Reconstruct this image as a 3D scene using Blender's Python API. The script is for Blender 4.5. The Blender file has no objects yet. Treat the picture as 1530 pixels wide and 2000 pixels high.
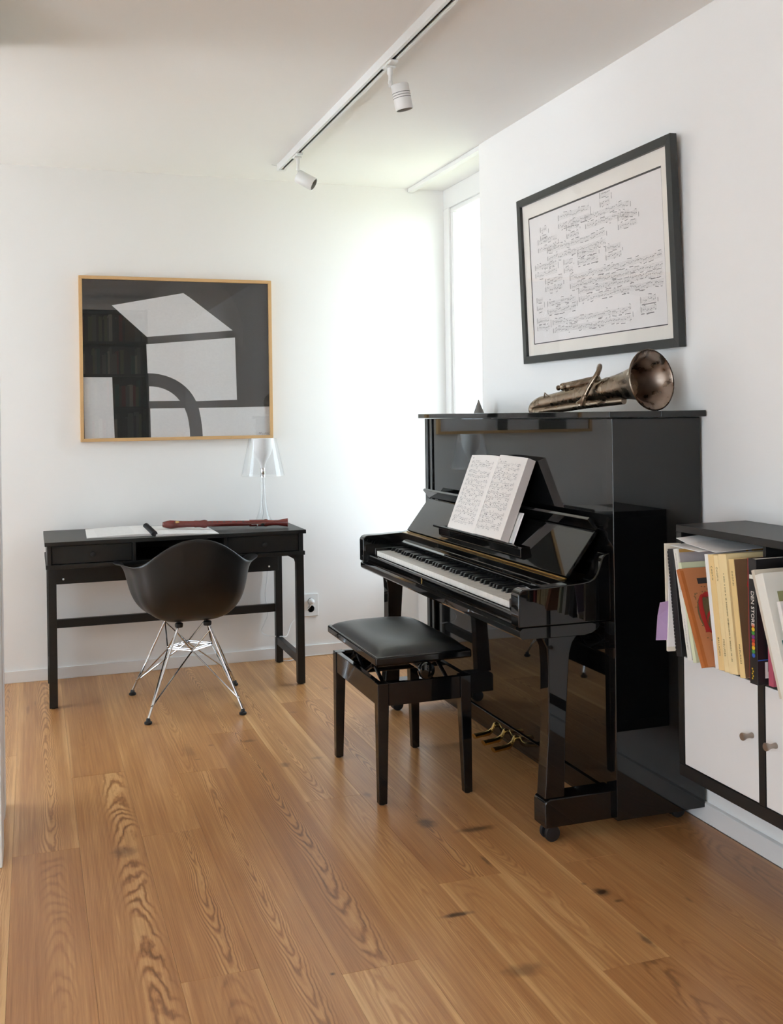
import bpy, bmesh, math, random
from mathutils import Vector, Matrix
random.seed(7)
C = bpy.context.scene.collection
PI = math.pi
# ------------------------------------------------------------------ camera, sky, exposure
sc = bpy.context.scene
cam_data = bpy.data.cameras.new('camera')
cam_data.sensor_fit = 'HORIZONTAL'
cam_data.sensor_width = 36.0
cam_data.lens = 2033.0 / 1530.0 * 36.0
cam_data.shift_y = -(1000.0 - 808.7) / 1530.0
cam_data.clip_start = 0.05
cam = bpy.data.objects.new('camera', cam_data)
C.objects.link(cam)
cam.matrix_world = (Matrix.Translation((0, 0, 1.29)) @ Matrix.Rotation(math.radians(-19.1), 4, 'Z')
                    @ Matrix.Rotation(math.radians(90), 4, 'X') @ Matrix.Rotation(math.radians(-0.81), 4, 'Z'))
sc.camera = cam
sc.view_settings.view_transform = 'Standard'
sc.view_settings.look = 'None'
sc.view_settings.gamma = 1.0
sc.view_settings.use_curve_mapping = False
sc.view_settings.exposure = 0.36
world = bpy.data.worlds.new('overcast_sky')
sc.world = world
world.use_nodes = True
wn = world.node_tree.nodes
bg = wn['Background']
bg.inputs['Color'].default_value = (0.76, 0.875, 1.0, 1)
bg.inputs['Strength'].default_value = 6.5
sc.cycles.use_denoising = True
sc.cycles.max_bounces = 10
sc.cycles.diffuse_bounces = 6
sc.cycles.glossy_bounces = 5
sc.cycles.transparent_max_bounces = 12
sc.cycles.caustics_reflective = False
sc.cycles.caustics_refractive = False
sc.cycles.sample_clamp_indirect = 8.0


def portal(name, loc, rot, sx, sy):
    l = bpy.data.lights.new(name, 'AREA')
    l.shape = 'RECTANGLE'; l.size = sx; l.size_y = sy
    l.cycles.is_portal = True
    o = bpy.data.objects.new(name, l); C.objects.link(o)
    o.location = loc; o.rotation_euler = rot


portal('window_portal', (2.30, 4.97, 1.50), (0, math.radians(90), 0), 1.98, .76)
portal('side_window_portal', (-3.25, -1.1, 1.26), (0, math.radians(-90), 0), 2.34, 4.2)
portal('recess_window_portal', (-1.76, 4.55, 1.22), (0, math.radians(-90), 0), 2.2, 1.5)
sun_data = bpy.data.lights.new('sun', 'SUN'); sun_data.energy = 36.0; sun_data.angle = math.radians(0.6); sun_data.color = (1.0, 0.98, 0.96)
sun = bpy.data.objects.new('sun', sun_data); C.objects.link(sun)
sun.rotation_euler = (math.radians(-48), 0, 0)          # high behind the back wall: lights the ground outside, enters no window

# ------------------------------------------------------------------ materials
MATS = {}


def rgb(r, g, b):
    f = lambda c: (c / 255 / 12.92) if c / 255 <= 0.04045 else ((c / 255 + 0.055) / 1.055) ** 2.4
    return (f(r), f(g), f(b), 1)


def mat(name, col, rough=0.5, metal=0.0, spec=0.5, coat=0.0, noise=0.0, nscale=20.0, stretch=(1, 1, 1), bump=0.0, trans=0.0, alpha=1.0, rvar=0.0):
    m = bpy.data.materials.new(name); m.use_nodes = True
    nt = m.node_tree; b = nt.nodes['Principled BSDF']
    b.inputs['Base Color'].default_value = col
    b.inputs['Roughness'].default_value = rough
    b.inputs['Metallic'].default_value = metal
    b.inputs['Specular IOR Level'].default_value = spec
    b.inputs['Coat Weight'].default_value = coat
    b.inputs['Coat Roughness'].default_value = 0.03
    b.inputs['Transmission Weight'].default_value = trans
    tc = nt.nodes.new('ShaderNodeTexCoord')
    mp = nt.nodes.new('ShaderNodeMapping'); mp.inputs['Scale'].default_value = stretch
    nz = nt.nodes.new('ShaderNodeTexNoise'); nz.inputs['Scale'].default_value = nscale; nz.inputs['Detail'].default_value = 4
    nt.links.new(tc.outputs['Object'], mp.inputs['Vector']); nt.links.new(mp.outputs['Vector'], nz.inputs['Vector'])
    if noise:
        mx = nt.nodes.new('ShaderNodeMix'); mx.data_type = 'RGBA'
        mx.inputs['A'].default_value = tuple(c * (1 - noise) for c in col[:3]) + (1,)
        mx.inputs['B'].default_value = tuple(min(1, c * (1 + noise)) for c in col[:3]) + (1,)
        nt.links.new(nz.outputs['Fac'], mx.inputs['Factor']); nt.links.new(mx.outputs['Result'], b.inputs['Base Color'])
    if rvar:
        mr = nt.nodes.new('ShaderNodeMapRange')
        mr.inputs['From Min'].default_value = 0.35; mr.inputs['From Max'].default_value = 0.65
        mr.inputs['To Min'].default_value = rough - rvar; mr.inputs['To Max'].default_value = rough + rvar
        nt.links.new(nz.outputs['Fac'], mr.inputs['Value']); nt.links.new(mr.outputs['Result'], b.inputs['Roughness'])
    if bump:
        bp = nt.nodes.new('ShaderNodeBump'); bp.inputs['Strength'].default_value = bump; bp.inputs['Distance'].default_value = 0.002
        nt.links.new(nz.outputs['Fac'], bp.inputs['Height']); nt.links.new(bp.outputs['Normal'], b.inputs['Normal'])
    MATS[name] = m
    return m


def clear_mat(name, tint, base, gloss=1.0, white=0.0, rough=0.0):
    """thin clear sheet: mostly transparent, fresnel reflection, a little haze of its own"""
    m = bpy.data.materials.new(name); m.use_nodes = True
    nt = m.node_tree; nt.nodes.clear(); N = nt.nodes.new; L = nt.links.new
    out = N('ShaderNodeOutputMaterial'); tr = N('ShaderNodeBsdfTransparent'); tr.inputs['Color'].default_value = tint
    gl = N('ShaderNodeBsdfGlossy'); gl.inputs['Roughness'].default_value = rough
    df = N('ShaderNodeBsdfDiffuse'); df.inputs['Color'].default_value = (.9, .9, .9, 1)
    fr = N('ShaderNodeFresnel'); fr.inputs['IOR'].default_value = base
    ge = N('ShaderNodeNewGeometry'); pw = N('ShaderNodeMath'); pw.operation = 'POWER'; pw.inputs[0].default_value = base
    sg = N('ShaderNodeMath'); sg.operation = 'MULTIPLY_ADD'; sg.inputs[1].default_value = -2; sg.inputs[2].default_value = 1
    L(ge.outputs['Backfacing'], sg.inputs[0]); L(sg.outputs[0], pw.inputs[1]); L(pw.outputs[0], fr.inputs['IOR'])
    ml = N('ShaderNodeMath'); ml.operation = 'MULTIPLY'; ml.inputs[1].default_value = gloss
    m0 = N('ShaderNodeMixShader'); m0.inputs['Fac'].default_value = white
    m1 = N('ShaderNodeMixShader')
    L(tr.outputs[0], m0.inputs[1]); L(df.outputs[0], m0.inputs[2])
    L(fr.outputs[0], ml.inputs[0]); L(ml.outputs[0], m1.inputs['Fac'])
    L(m0.outputs[0], m1.inputs[1]); L(gl.outputs[0], m1.inputs[2]); L(m1.outputs[0], out.inputs['Surface'])
    MATS[name] = m
    return m


M = MATS
mat('wall_paint', (0.86, 0.845, 0.825, 1), 0.75, spec=0.2, noise=0.012, nscale=3, bump=0.02)
mat('ceiling_paint', (0.87, 0.855, 0.83, 1), 0.8, spec=0.15, noise=0.01, nscale=2)
mat('paving', (0.58, 0.60, 0.63, 1), 0.9, spec=0.1, noise=0.08, nscale=3)
mat('lawn_green', (0.195, 0.205, 0.155, 1), 0.95, spec=0.05, noise=0.3, nscale=2)
mat('white_paint', (0.80, 0.79, 0.78, 1), 0.4, noise=0.01)
mat('white_lacquer', (0.78, 0.765, 0.75, 1), 0.3, noise=0.01)
mat('piano_lacquer', (0.0035, 0.0035, 0.0035, 1), 0.025, spec=0.6, rvar=0.006, nscale=3)
mat('bench_lacquer', (0.004, 0.004, 0.0042, 1), 0.06, spec=0.5, rvar=0.03, nscale=25)
mat('black_stain', (0.011, 0.011, 0.0105, 1), 0.42, spec=0.4, noise=0.25, nscale=14, stretch=(1, 12, 12), bump=0.05)
mat('shelf_black', (0.014, 0.013, 0.0125, 1), 0.38, spec=0.35, noise=0.15, nscale=30, stretch=(12, 1, 12))
mat('inside_black', (0.004, 0.004, 0.004, 1), 0.6, noise=0.1)
mat('leather', (0.010, 0.0105, 0.011, 1), 0.36, spec=0.5, noise=0.15, nscale=200, bump=0.12)
mat('ivory', (0.80, 0.76, 0.70, 1), 0.16, noise=0.02)
mat('ebony', (0.008, 0.008, 0.009, 1), 0.3, noise=0.1)
mat('brass', (0.60, 0.40, 0.13, 1), 0.22, metal=1, noise=0.12, nscale=60)
mat('gold_ink', (0.35, 0.24, 0.10, 1), 0.35, metal=1, noise=0.1)
mat('old_brass', (0.36, 0.22, 0.06, 1), 0.3, metal=1, noise=0.25, nscale=90)
mat('chrome', (0.60, 0.60, 0.61, 1), 0.07, metal=1, noise=0.03)
mat('steel', (0.42, 0.36, 0.31, 1), 0.32, metal=1, noise=0.1, nscale=80)
mat('dark_metal', (0.03, 0.03, 0.032, 1), 0.3, metal=0.9, noise=0.2)
mat('chair_plastic', (0.0105, 0.0105, 0.0105, 1), 0.34, spec=0.45, noise=0.06, nscale=40)
mat('rubber', (0.008, 0.008, 0.009, 1), 0.5, noise=0.2)
mat('paper', (0.80, 0.785, 0.765, 1), 0.7, spec=0.2, noise=0.03, nscale=30)
mat('page_cream', (0.77, 0.72, 0.68, 1), 0.7, spec=0.2, noise=0.03, nscale=12)
mat('page_edge', (0.66, 0.60, 0.57, 1), 0.8, spec=0.1, noise=0.18, nscale=300, stretch=(40, 1, 1))
mat('ink', (0.05, 0.045, 0.045, 1), 0.6, noise=0.1)
mat('page_ink', (0.15, 0.14, 0.14, 1), 0.7, noise=0.3, nscale=200)
mat('poster_ink', (0.42, 0.39, 0.37, 1), 0.7, noise=0.3, nscale=90)
mat('ink_soft', (0.28, 0.26, 0.25, 1), 0.7, noise=0.15)
mat('mat_board', (0.88, 0.83, 0.76, 1), 0.85, spec=0.1, noise=0.02)
mat('print_paper', (0.87, 0.83, 0.81, 1), 0.8, spec=0.1, noise=0.02)
mat('frame_black', (0.020, 0.022, 0.021, 1), 0.33, noise=0.1)
mat('frame_wood', rgb(206, 166, 116), 0.42, noise=0.12, nscale=18, stretch=(2, 30, 30), bump=0.03)
mat('art_black', (0.012, 0.0135, 0.013, 1), 0.6, noise=0.2, nscale=60)
mat('art_grey', (0.030, 0.031, 0.029, 1), 0.6, noise=0.15, nscale=60)
mat('art_white', (0.84, 0.84, 0.85, 1), 0.8, noise=0.09, nscale=120, stretch=(1, 3, 2))
mat('plastic_white', (0.80, 0.80, 0.79, 1), 0.3, noise=0.01)
mat('cord_grey', (0.55, 0.55, 0.57, 1), 0.45, noise=0.03)
mat('recorder_wood', rgb(108, 40, 36), 0.2, spec=0.6, noise=0.22, nscale=22, stretch=(1, 12, 12), coat=0.3)
mat('bone', rgb(200, 160, 100), 0.4, noise=0.1)
mat('horn_silver', (0.25, 0.195, 0.145, 1), 0.27, metal=1, noise=0.45, nscale=26, rvar=0.13)
mat('horn_bell', (0.31, 0.245, 0.20, 1), 0.36, metal=1, noise=0.5, nscale=30, rvar=0.14)
mat('cone_grey', (0.22, 0.20, 0.18, 1), 0.6, noise=0.1)
mat('track_white', (0.74, 0.74, 0.72, 1), 0.3, noise=0.01)
mat('track_slot', (0.05, 0.055, 0.055, 1), 0.4, metal=0.6, noise=0.1)
mat('bulb_glass', (0.5, 0.5, 0.45, 1), 0.1, metal=0.8, noise=0.1)
mat('diffuser_white', (0.86, 0.85, 0.84, 1), 0.35, noise=0.01)
mat('lilac_paper', rgb(190, 160, 200), 0.7, noise=0.05)
mat('cream_book', rgb(225, 214, 196), 0.65, noise=0.06)
mat('black_book', (0.012, 0.011, 0.012, 1), 0.4, noise=0.2)
mat('white_book', rgb(226, 222, 212), 0.6, noise=0.03)
mat('plastic_sleeve', rgb(176, 170, 172), 0.25, noise=0.05)
mat('gold_card', rgb(190, 150, 84), 0.5, noise=0.1)
mat('green_book', rgb(216, 220, 186), 0.6, noise=0.04)
mat('orange_book', rgb(196, 128, 84), 0.62, noise=0.07, nscale=9)
mat('orange_spine', rgb(178, 102, 46), 0.6, noise=0.16, nscale=18)
mat('red_ink', rgb(182, 48, 44), 0.6, noise=0.1)
mat('olive_ink', rgb(112, 96, 62), 0.65, noise=0.3, nscale=160)
mat('yellow_book', rgb(232, 200, 140), 0.62, noise=0.07, nscale=8)
mat('yellow_pale', rgb(236, 212, 160), 0.62, noise=0.06, nscale=8)
mat('tan_cover', rgb(122, 92, 66), 0.6, noise=0.08)
mat('red_book', rgb(168, 38, 34), 0.45, noise=0.06)
mat('pink_book', rgb(188, 88, 108), 0.5, noise=0.05)
mat('beige_book', rgb(206, 194, 176), 0.7, noise=0.05)
mat('olive_card', rgb(150, 148, 104), 0.6, noise=0.05)
mat('teal_card', rgb(26, 110, 100), 0.5, noise=0.08)
for nm, c in (('letter_yellow', (226, 190, 40)), ('letter_green', (70, 150, 60)), ('letter_blue', (40, 90, 180)), ('letter_purple', (130, 50, 140)), ('letter_orange', (220, 100, 40))):
    mat(nm, rgb(*c), 0.5, noise=0.05)
clear_mat('window_glass', (0.97, 0.985, 0.98, 1), 1.45, 1.0)
clear_mat('picture_glass', (0.985, 0.985, 0.985, 1), 1.5, 1.25)
clear_mat('print_glass', (0.985, 0.985, 0.985, 1), 1.35, 0.6)
clear_mat('acrylic', (0.985, 0.99, 0.995, 1), 1.5, 0.7, white=0.05)
clear_mat('stem_glass', (0.975, 0.985, 0.99, 1), 1.5, 0.9, white=0.02)


def oak_material():
    m = bpy.data.materials.new('oak_plank'); m.use_nodes = True
    nt = m.node_tree; N = nt.nodes.new; L = nt.links.new; b = nt.nodes['Principled BSDF']

    def math_(op, a, b_=None, c=None):
        n = N('ShaderNodeMath'); n.operation = op
        for i, v in enumerate((a, b_, c)):
            if v is None: continue
            if isinstance(v, (int, float)): n.inputs[i].default_value = v
            else: L(v, n.inputs[i])
        return n.outputs[0]

    def attr(name):
        n = N('ShaderNodeAttribute'); n.attribute_type = 'OBJECT'; n.attribute_name = name
        return n.outputs['Fac']
    tc = N('ShaderNodeTexCoord'); sp = N('ShaderNodeSeparateXYZ'); L(tc.outputs['Object'], sp.inputs[0])
    seed, tone, fig, xo = attr('seed'), attr('tone'), attr('figure'), attr('pith')
    x, y = sp.outputs['X'], sp.outputs['Y']

    def noise(sx, sy, detail, off):
        cb = N('ShaderNodeCombineXYZ')
        L(math_('MULTIPLY_ADD', x, sx, math_('MULTIPLY', seed, off)), cb.inputs['X'])
        L(math_('MULTIPLY_ADD', y, sy, math_('MULTIPLY', seed, off * 1.7)), cb.inputs['Y'])
        L(math_('MULTIPLY', seed, 3.3), cb.inputs['Z'])
        n = N('ShaderNodeTexNoise'); n.inputs['Scale'].default_value = 1.0; n.inputs['Detail'].default_value = detail
        L(cb.outputs[0], n.inputs['Vector'])
        return n.outputs['Fac']
    w1 = math_('SUBTRACT', noise(4.0, 1.3, 2, 5.1), 0.5)
    w2 = math_('SUBTRACT', noise(26.0, 9.0, 3, 2.3), 0.5)
    w3 = math_('SUBTRACT', noise(90.0, 30.0, 2, 2.9), 0.5)
    xx = math_('ADD', math_('SUBTRACT', x, xo), math_('ADD', math_('MULTIPLY', w1, 0.05), math_('MULTIPLY', w2, 0.012)))
    d = math_('ADD', math_('MULTIPLY', y, 0.045), math_('ADD', math_('MULTIPLY', w1, 0.06), math_('MULTIPLY', math_('SINE', math_('MULTIPLY', seed, 9.0)), 0.02)))
    r = math_('SQRT', math_('ADD', math_('MULTIPLY', xx, xx), math_('MULTIPLY', d, d)))
    r = math_('ADD', r, math_('ADD', math_('MULTIPLY', w2, 0.007), math_('MULTIPLY', w3, 0.0016)))
    ring = math_('SINE', math_('MULTIPLY', r, 2 * PI / 0.0046))
    ring = math_('MULTIPLY_ADD', ring, 0.5, 0.5)
    ring = math_('POWER', ring, 2.2)
    # growth rings are clear near the pith line and fade to straight grain at the board's edges
    near = N('ShaderNodeMapRange'); L(math_('ABSOLUTE', xx), near.inputs['Value'])
    near.interpolation_type = 'SMOOTHSTEP'; near.inputs['From Min'].default_value = 0.012; near.inputs['From Max'].default_value = 0.046
    near.inputs['To Min'].default_value = 1.0; near.inputs['To Max'].default_value = 0.14
    ringamt = math_('MULTIPLY', math_('MULTIPLY', ring, near.outputs[0]), fig)
    fib = math_('SUBTRACT', noise(520.0, 9.0, 3, 4.7), 0.5)
    fib2 = math_('SUBTRACT', noise(150.0, 2.2, 3, 6.1), 0.5)
    big = math_('SUBTRACT', noise(14.0, 1.8, 3, 1.9), 0.5)
    v = math_('MULTIPLY', ringamt, -0.40)
    v = math_('ADD', v, math_('MULTIPLY', math_('MULTIPLY', near.outputs[0], fig), 0.17))
    v = math_('ADD', v, math_('MULTIPLY', fib, 0.34))
    v = math_('ADD', v, math_('MULTIPLY', fib2, 0.52))
    v = math_('ADD', v, math_('MULTIPLY', big, 0.42))
    sap = N('ShaderNodeMapRange'); sap.interpolation_type = 'SMOOTHSTEP'
    L(math_('ABSOLUTE', math_('ADD', x, math_('MULTIPLY', w1, 0.03))), sap.inputs['Value'])
    sap.inputs['From Min'].default_value = 0.074; sap.inputs['From Max'].default_value = 0.086; sap.inputs['To Max'].default_value = 0.17
    v = math_('ADD', v, math_('MULTIPLY', sap.outputs[0], math_('GREATER_THAN', math_('SINE', math_('MULTIPLY', seed, 5.0)), 0.1)))
    v = math_('ADD', v, 0.62)
    v = math_('MULTIPLY', v, tone)
    ramp = N('ShaderNodeValToRGB'); L(v, ramp.inputs['Fac'])
    e = ramp.color_ramp.elements
    e[0].position = 0.10; e[0].color = (0.150, 0.062, 0.018, 1)
    e[1].position = 0.95; e[1].color = (0.74, 0.445, 0.195, 1)
    k = e.new(0.45); k.color = (0.40, 0.176, 0.060, 1)
    k = e.new(0.68); k.color = (0.54, 0.270, 0.102, 1)
    col = ramp.outputs['Color']
    # knots, cracks and bark pockets of the boards, where they are in the room
    geo = N('ShaderNodeNewGeometry'); gs = N('ShaderNodeSeparateXYZ'); L(geo.outputs['Position'], gs.inputs[0])
    kn = N('ShaderNodeTexNoise'); kn.inputs['Scale'].default_value = 38; kn.inputs['Detail'].default_value = 3
    L(geo.outputs['Position'], kn.inputs['Vector'])
    kw = math_('SUBTRACT', kn.outputs['Fac'], 0.5)
    tot = None
    for (kx, ky, ax, ay, s) in KNOTS:
        dx = math_('DIVIDE', math_('SUBTRACT', gs.outputs['X'], kx), ax)
        dy = math_('DIVIDE', math_('SUBTRACT', gs.outputs['Y'], ky), ay)
        q = math_('SQRT', math_('ADD', math_('MULTIPLY', dx, dx), math_('MULTIPLY', dy, dy)))
        q = math_('ADD', q, math_('MULTIPLY', kw, 1.6))
        g = N('ShaderNodeMapRange'); g.interpolation_type = 'SMOOTHSTEP'
        L(q, g.inputs['Value']); g.inputs['From Min'].default_value = 0.35; g.inputs['From Max'].default_value = 1.9
        g.inputs['To Min'].default_value = s; g.inputs['To Max'].default_value = 0
        tot = g.outputs[0] if tot is None else math_('MAXIMUM', tot, g.outputs[0])
    mx = N('ShaderNodeMix'); mx.data_type = 'RGBA'
    L(tot, mx.inputs['Factor']); L(col, mx.inputs['A']); kc = N('ShaderNodeMix'); kc.data_type = 'RGBA'; kc.inputs['A'].default_value = (0.16, 0.070, 0.028, 1); kc.inputs['B'].default_value = (0.030, 0.020, 0.014, 1)
    L(math_('POWER', tot, 2.0), kc.inputs['Factor']); L(kc.outputs['Result'], mx.inputs['B'])
    L(mx.outputs['Result'], b.inputs['Base Color'])
    b.inputs['Specular IOR Level'].default_value = 0.58
    rr = math_('MULTIPLY_ADD', fib, 0.12, 0.32); L(rr, b.inputs['Roughness'])
    bp = N('ShaderNodeBump'); bp.inputs['Strength'].default_value = 0.10; bp.inputs['Distance'].default_value = 0.001
    L(v, bp.inputs['Height']); L(bp.outputs['Normal'], b.inputs['Normal'])
    M['oak_plank'] = m


KNOTS = [(1.43, 2.46, .016, .02, .95), (1.445, 2.40, .01, .006, .7), (1.41, 2.52, .006, .006, .6), (1.40, 2.20, .007, .03, .75),
         (1.02, 2.48, .03, .009, .85), (1.06, 2.18, .04, .02, .55), (1.16, 3.07, .022, .03, .8), (1.285, 2.97, .05, .016, .75),
         (1.22, 2.75, .005, .03, .7), (0.245, 3.19, .028, .03, .55), (0.80, 4.10, .02, .014, .6), (0.86, 4.62, .02, .05, .6),
         (0.65, 4.10, .008, .008, .5), (0.87, 3.77, .013, .02, .6), (1.00, 3.80, .016, .012, .45), (0.64, 2.32, .005, .005, .9),
         (1.06, 3.37, .012, .02, .5), (0.56, 4.05, .016, .06, .4), (0.575, 3.95, .01, .006, .5), (1.30, 4.75, .012, .012, .4),
         (1.62, 2.34, .004, .012, .6), (1.06, 4.42, .012, .01, .4), (-0.03, 4.9, .006, .05, .4), (0.0, 5.0, .004, .03, .35)]
oak_material()


# ------------------------------------------------------------------ mesh helpers
class MB:
    def __init__(s): s.v = []; s.f = []; s.m = []
    def add(s, vs, fs, mi=0):
        o = len(s.v); s.v += [tuple(v) for v in vs]
        for f in fs: s.f.append(tuple(i + o for i in f)); s.m.append(mi)
        return s
    def box(s, x0, x1, y0, y1, z0, z1, mi=0, T=None):
        vs = [(x, y, z) for z in (z0, z1) for (x, y) in ((x0, y0), (x1, y0), (x1, y1), (x0, y1))]
        if T is not None: vs = [T @ Vector(v) for v in vs]
        return s.add(vs, [(3, 2, 1, 0), (4, 5, 6, 7), (0, 1, 5, 4), (1, 2, 6, 5), (2, 3, 7, 6), (3, 0, 4, 7)], mi)
    def prism(s, prof, a, b, axis='Y', mi=0, T=None):
        """closed profile extruded between a and b along an axis; profile in the other two coordinates (XZ, YZ or XY)"""
        n = len(prof)
        put = {'Y': lambda p, t: (p[0], t, p[1]), 'X': lambda p, t: (t, p[0], p[1]), 'Z': lambda p, t: (p[0], p[1], t)}[axis]
        vs = [put(p, a) for p in prof] + [put(p, b) for p in prof]
        if T is not None: vs = [T @ Vector(v) for v in vs]
        fs = [(i, (i + 1) % n, n + (i + 1) % n, n + i) for i in range(n)] + [tuple(range(n))[::-1], tuple(range(n, 2 * n))]
        return s.add(vs, fs, mi)
    def tube(s, pts, r, n=10, mi=0, closed=False, caps=True):
        pts = [Vector(p) for p in pts]; rs = r if isinstance(r, (list, tuple)) else [r] * len(pts)
        vs = []; up = None
        for i, p in enumerate(pts):
            a = pts[i - 1] if (i > 0 or closed) else p; b = pts[(i + 1) % len(pts)] if (i < len(pts) - 1 or closed) else p
            t = (b - a).normalized()
            if up is None: up = Vector((0, 0, 1)) if abs(t.z) < 0.9 else Vector((1, 0, 0))
            u = (up - t * up.dot(t)).normalized(); w = t.cross(u); up = u
            for k in range(n):
                an = 2 * PI * k / n; vs.append(p + (u * math.cos(an) + w * math.sin(an)) * rs[i])
        fs = []; m = len(pts)
        for i in range(m if closed else m - 1):
            for k in range(n):
                j = (i + 1) % m; fs.append((i * n + k, i * n + (k + 1) % n, j * n + (k + 1) % n, j * n + k))
        if caps and not closed: fs += [tuple(range(n))[::-1], tuple(range((m - 1) * n, m * n))]
        return s.add(vs, fs, mi)
    def lathe(s, prof, base=(0, 0, 0), axis=(0, 0, 1), n=24, mi=0, caps=True, scale=(1, 1)):
        """profile of (radius, distance along axis)"""
        ax = Vector(axis).normalized(); base = Vector(base)
        u = Vector((0, 0, 1)) if abs(ax.z) < 0.9 else Vector((1, 0, 0))
        u = (u - ax * u.dot(ax)).normalized(); w = ax.cross(u)
        vs = [base + ax * h + (u * math.cos(2 * PI * k / n) * scale[0] + w * math.sin(2 * PI * k / n) * scale[1]) * r for (r, h) in prof for k in range(n)]
        m = len(prof)
        fs = [(i * n + k, i * n + (k + 1) % n, (i + 1) * n + (k + 1) % n, (i + 1) * n + k) for i in range(m - 1) for k in range(n)]
        if caps: fs += [tuple(range(n))[::-1], tuple(range((m - 1) * n, m * n))]
        return s.add(vs, fs, mi)
    def poly(s, pts, mi=0): return s.add(pts, [tuple(range(len(pts)))], mi)
    def xf(s, T): s.v = [tuple(T @ Vector(v)) for v in s.v]; return s


def setp(o, label=None, cat=None, group=None, kind=None):
    if label: o['label'] = label
    if cat: o['category'] = cat
    if group: o['group'] = group
    if kind: o['kind'] = kind
    return o


def thing(name, label, cat, loc=(0, 0, 0), rot=(0, 0, 0), group=None):
    o = bpy.data.objects.new(name, None); C.objects.link(o)
    o.empty_display_size = 0.1; o.location = loc; o.rotation_euler = rot
    return setp(o, label, cat, group)


def wloc(o):
    v = Vector((0, 0, 0))
    while o is not None: v += Vector(o.location); o = o.parent
    return v


def part(name, mb, mats, parent=None, bevel=0.0, smooth=False, segs=2, local=False, sub=0, angle=35):
    me = bpy.data.meshes.new(name)
    off = Vector((0, 0, 0)) if (parent is None or local) else wloc(parent)
    me.from_pydata([Vector(v) - off for v in mb.v], [], mb.f)
    mats = mats if isinstance(mats, (list, tuple)) else [mats]
    for m_ in mats: me.materials.append(M[m_])
    for p, mi in zip(me.polygons, mb.m): p.material_index = mi
    bm = bmesh.new(); bm.from_mesh(me); bmesh.ops.recalc_face_normals(bm, faces=bm.faces[:]); bm.to_mesh(me); bm.free()
    if smooth or bevel:
        for p in me.polygons: p.use_smooth = True
        if hasattr(me, 'set_sharp_from_angle'): me.set_sharp_from_angle(angle=math.radians(angle))
    o = bpy.data.objects.new(name, me); C.objects.link(o)
    if parent is not None: o.parent = parent
    if sub:
        md = o.modifiers.new('sub', 'SUBSURF'); md.levels = sub; md.render_levels = sub
    if bevel:
        md = o.modifiers.new('bevel', 'BEVEL'); md.width = bevel; md.segments = segs; md.limit_method = 'ANGLE'; md.angle_limit = math.radians(30)
        md.harden_normals = True
    return o


def dup(o, parent, loc=None):
    c = o.copy(); C.objects.link(c); c.parent = parent
    if loc is not None: c.location = loc
    for ch in o.children: dup(ch, c)
    return c


def text_part(name, txt, size, mt, parent, Mx, extrude=0.0002, space=1.0, align='LEFT'):
    cu = bpy.data.curves.new('text', 'FONT'); cu.body = txt; cu.size = size; cu.extrude = extrude; cu.space_character = space
    cu.align_x = align; cu.resolution_u = 3
    t = bpy.data.objects.new('text', cu); C.objects.link(t)
    dg = bpy.context.evaluated_depsgraph_get()
    me = bpy.data.meshes.new_from_object(t.evaluated_get(dg))
    bpy.data.objects.remove(t); bpy.data.curves.remove(cu)
    me.transform(Mx); me.materials.clear(); me.materials.append(M[mt])
    o = bpy.data.objects.new(name, me); C.objects.link(o); o.parent = parent
    return o


def frame_matrix(o, u, v):
    u = Vector(u).normalized(); v = Vector(v).normalized(); n = u.cross(v)
    return Matrix(((u.x, v.x, n.x, o[0]), (u.y, v.y, n.y, o[1]), (u.z, v.z, n.z, o[2]), (0, 0, 0, 1)))


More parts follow.
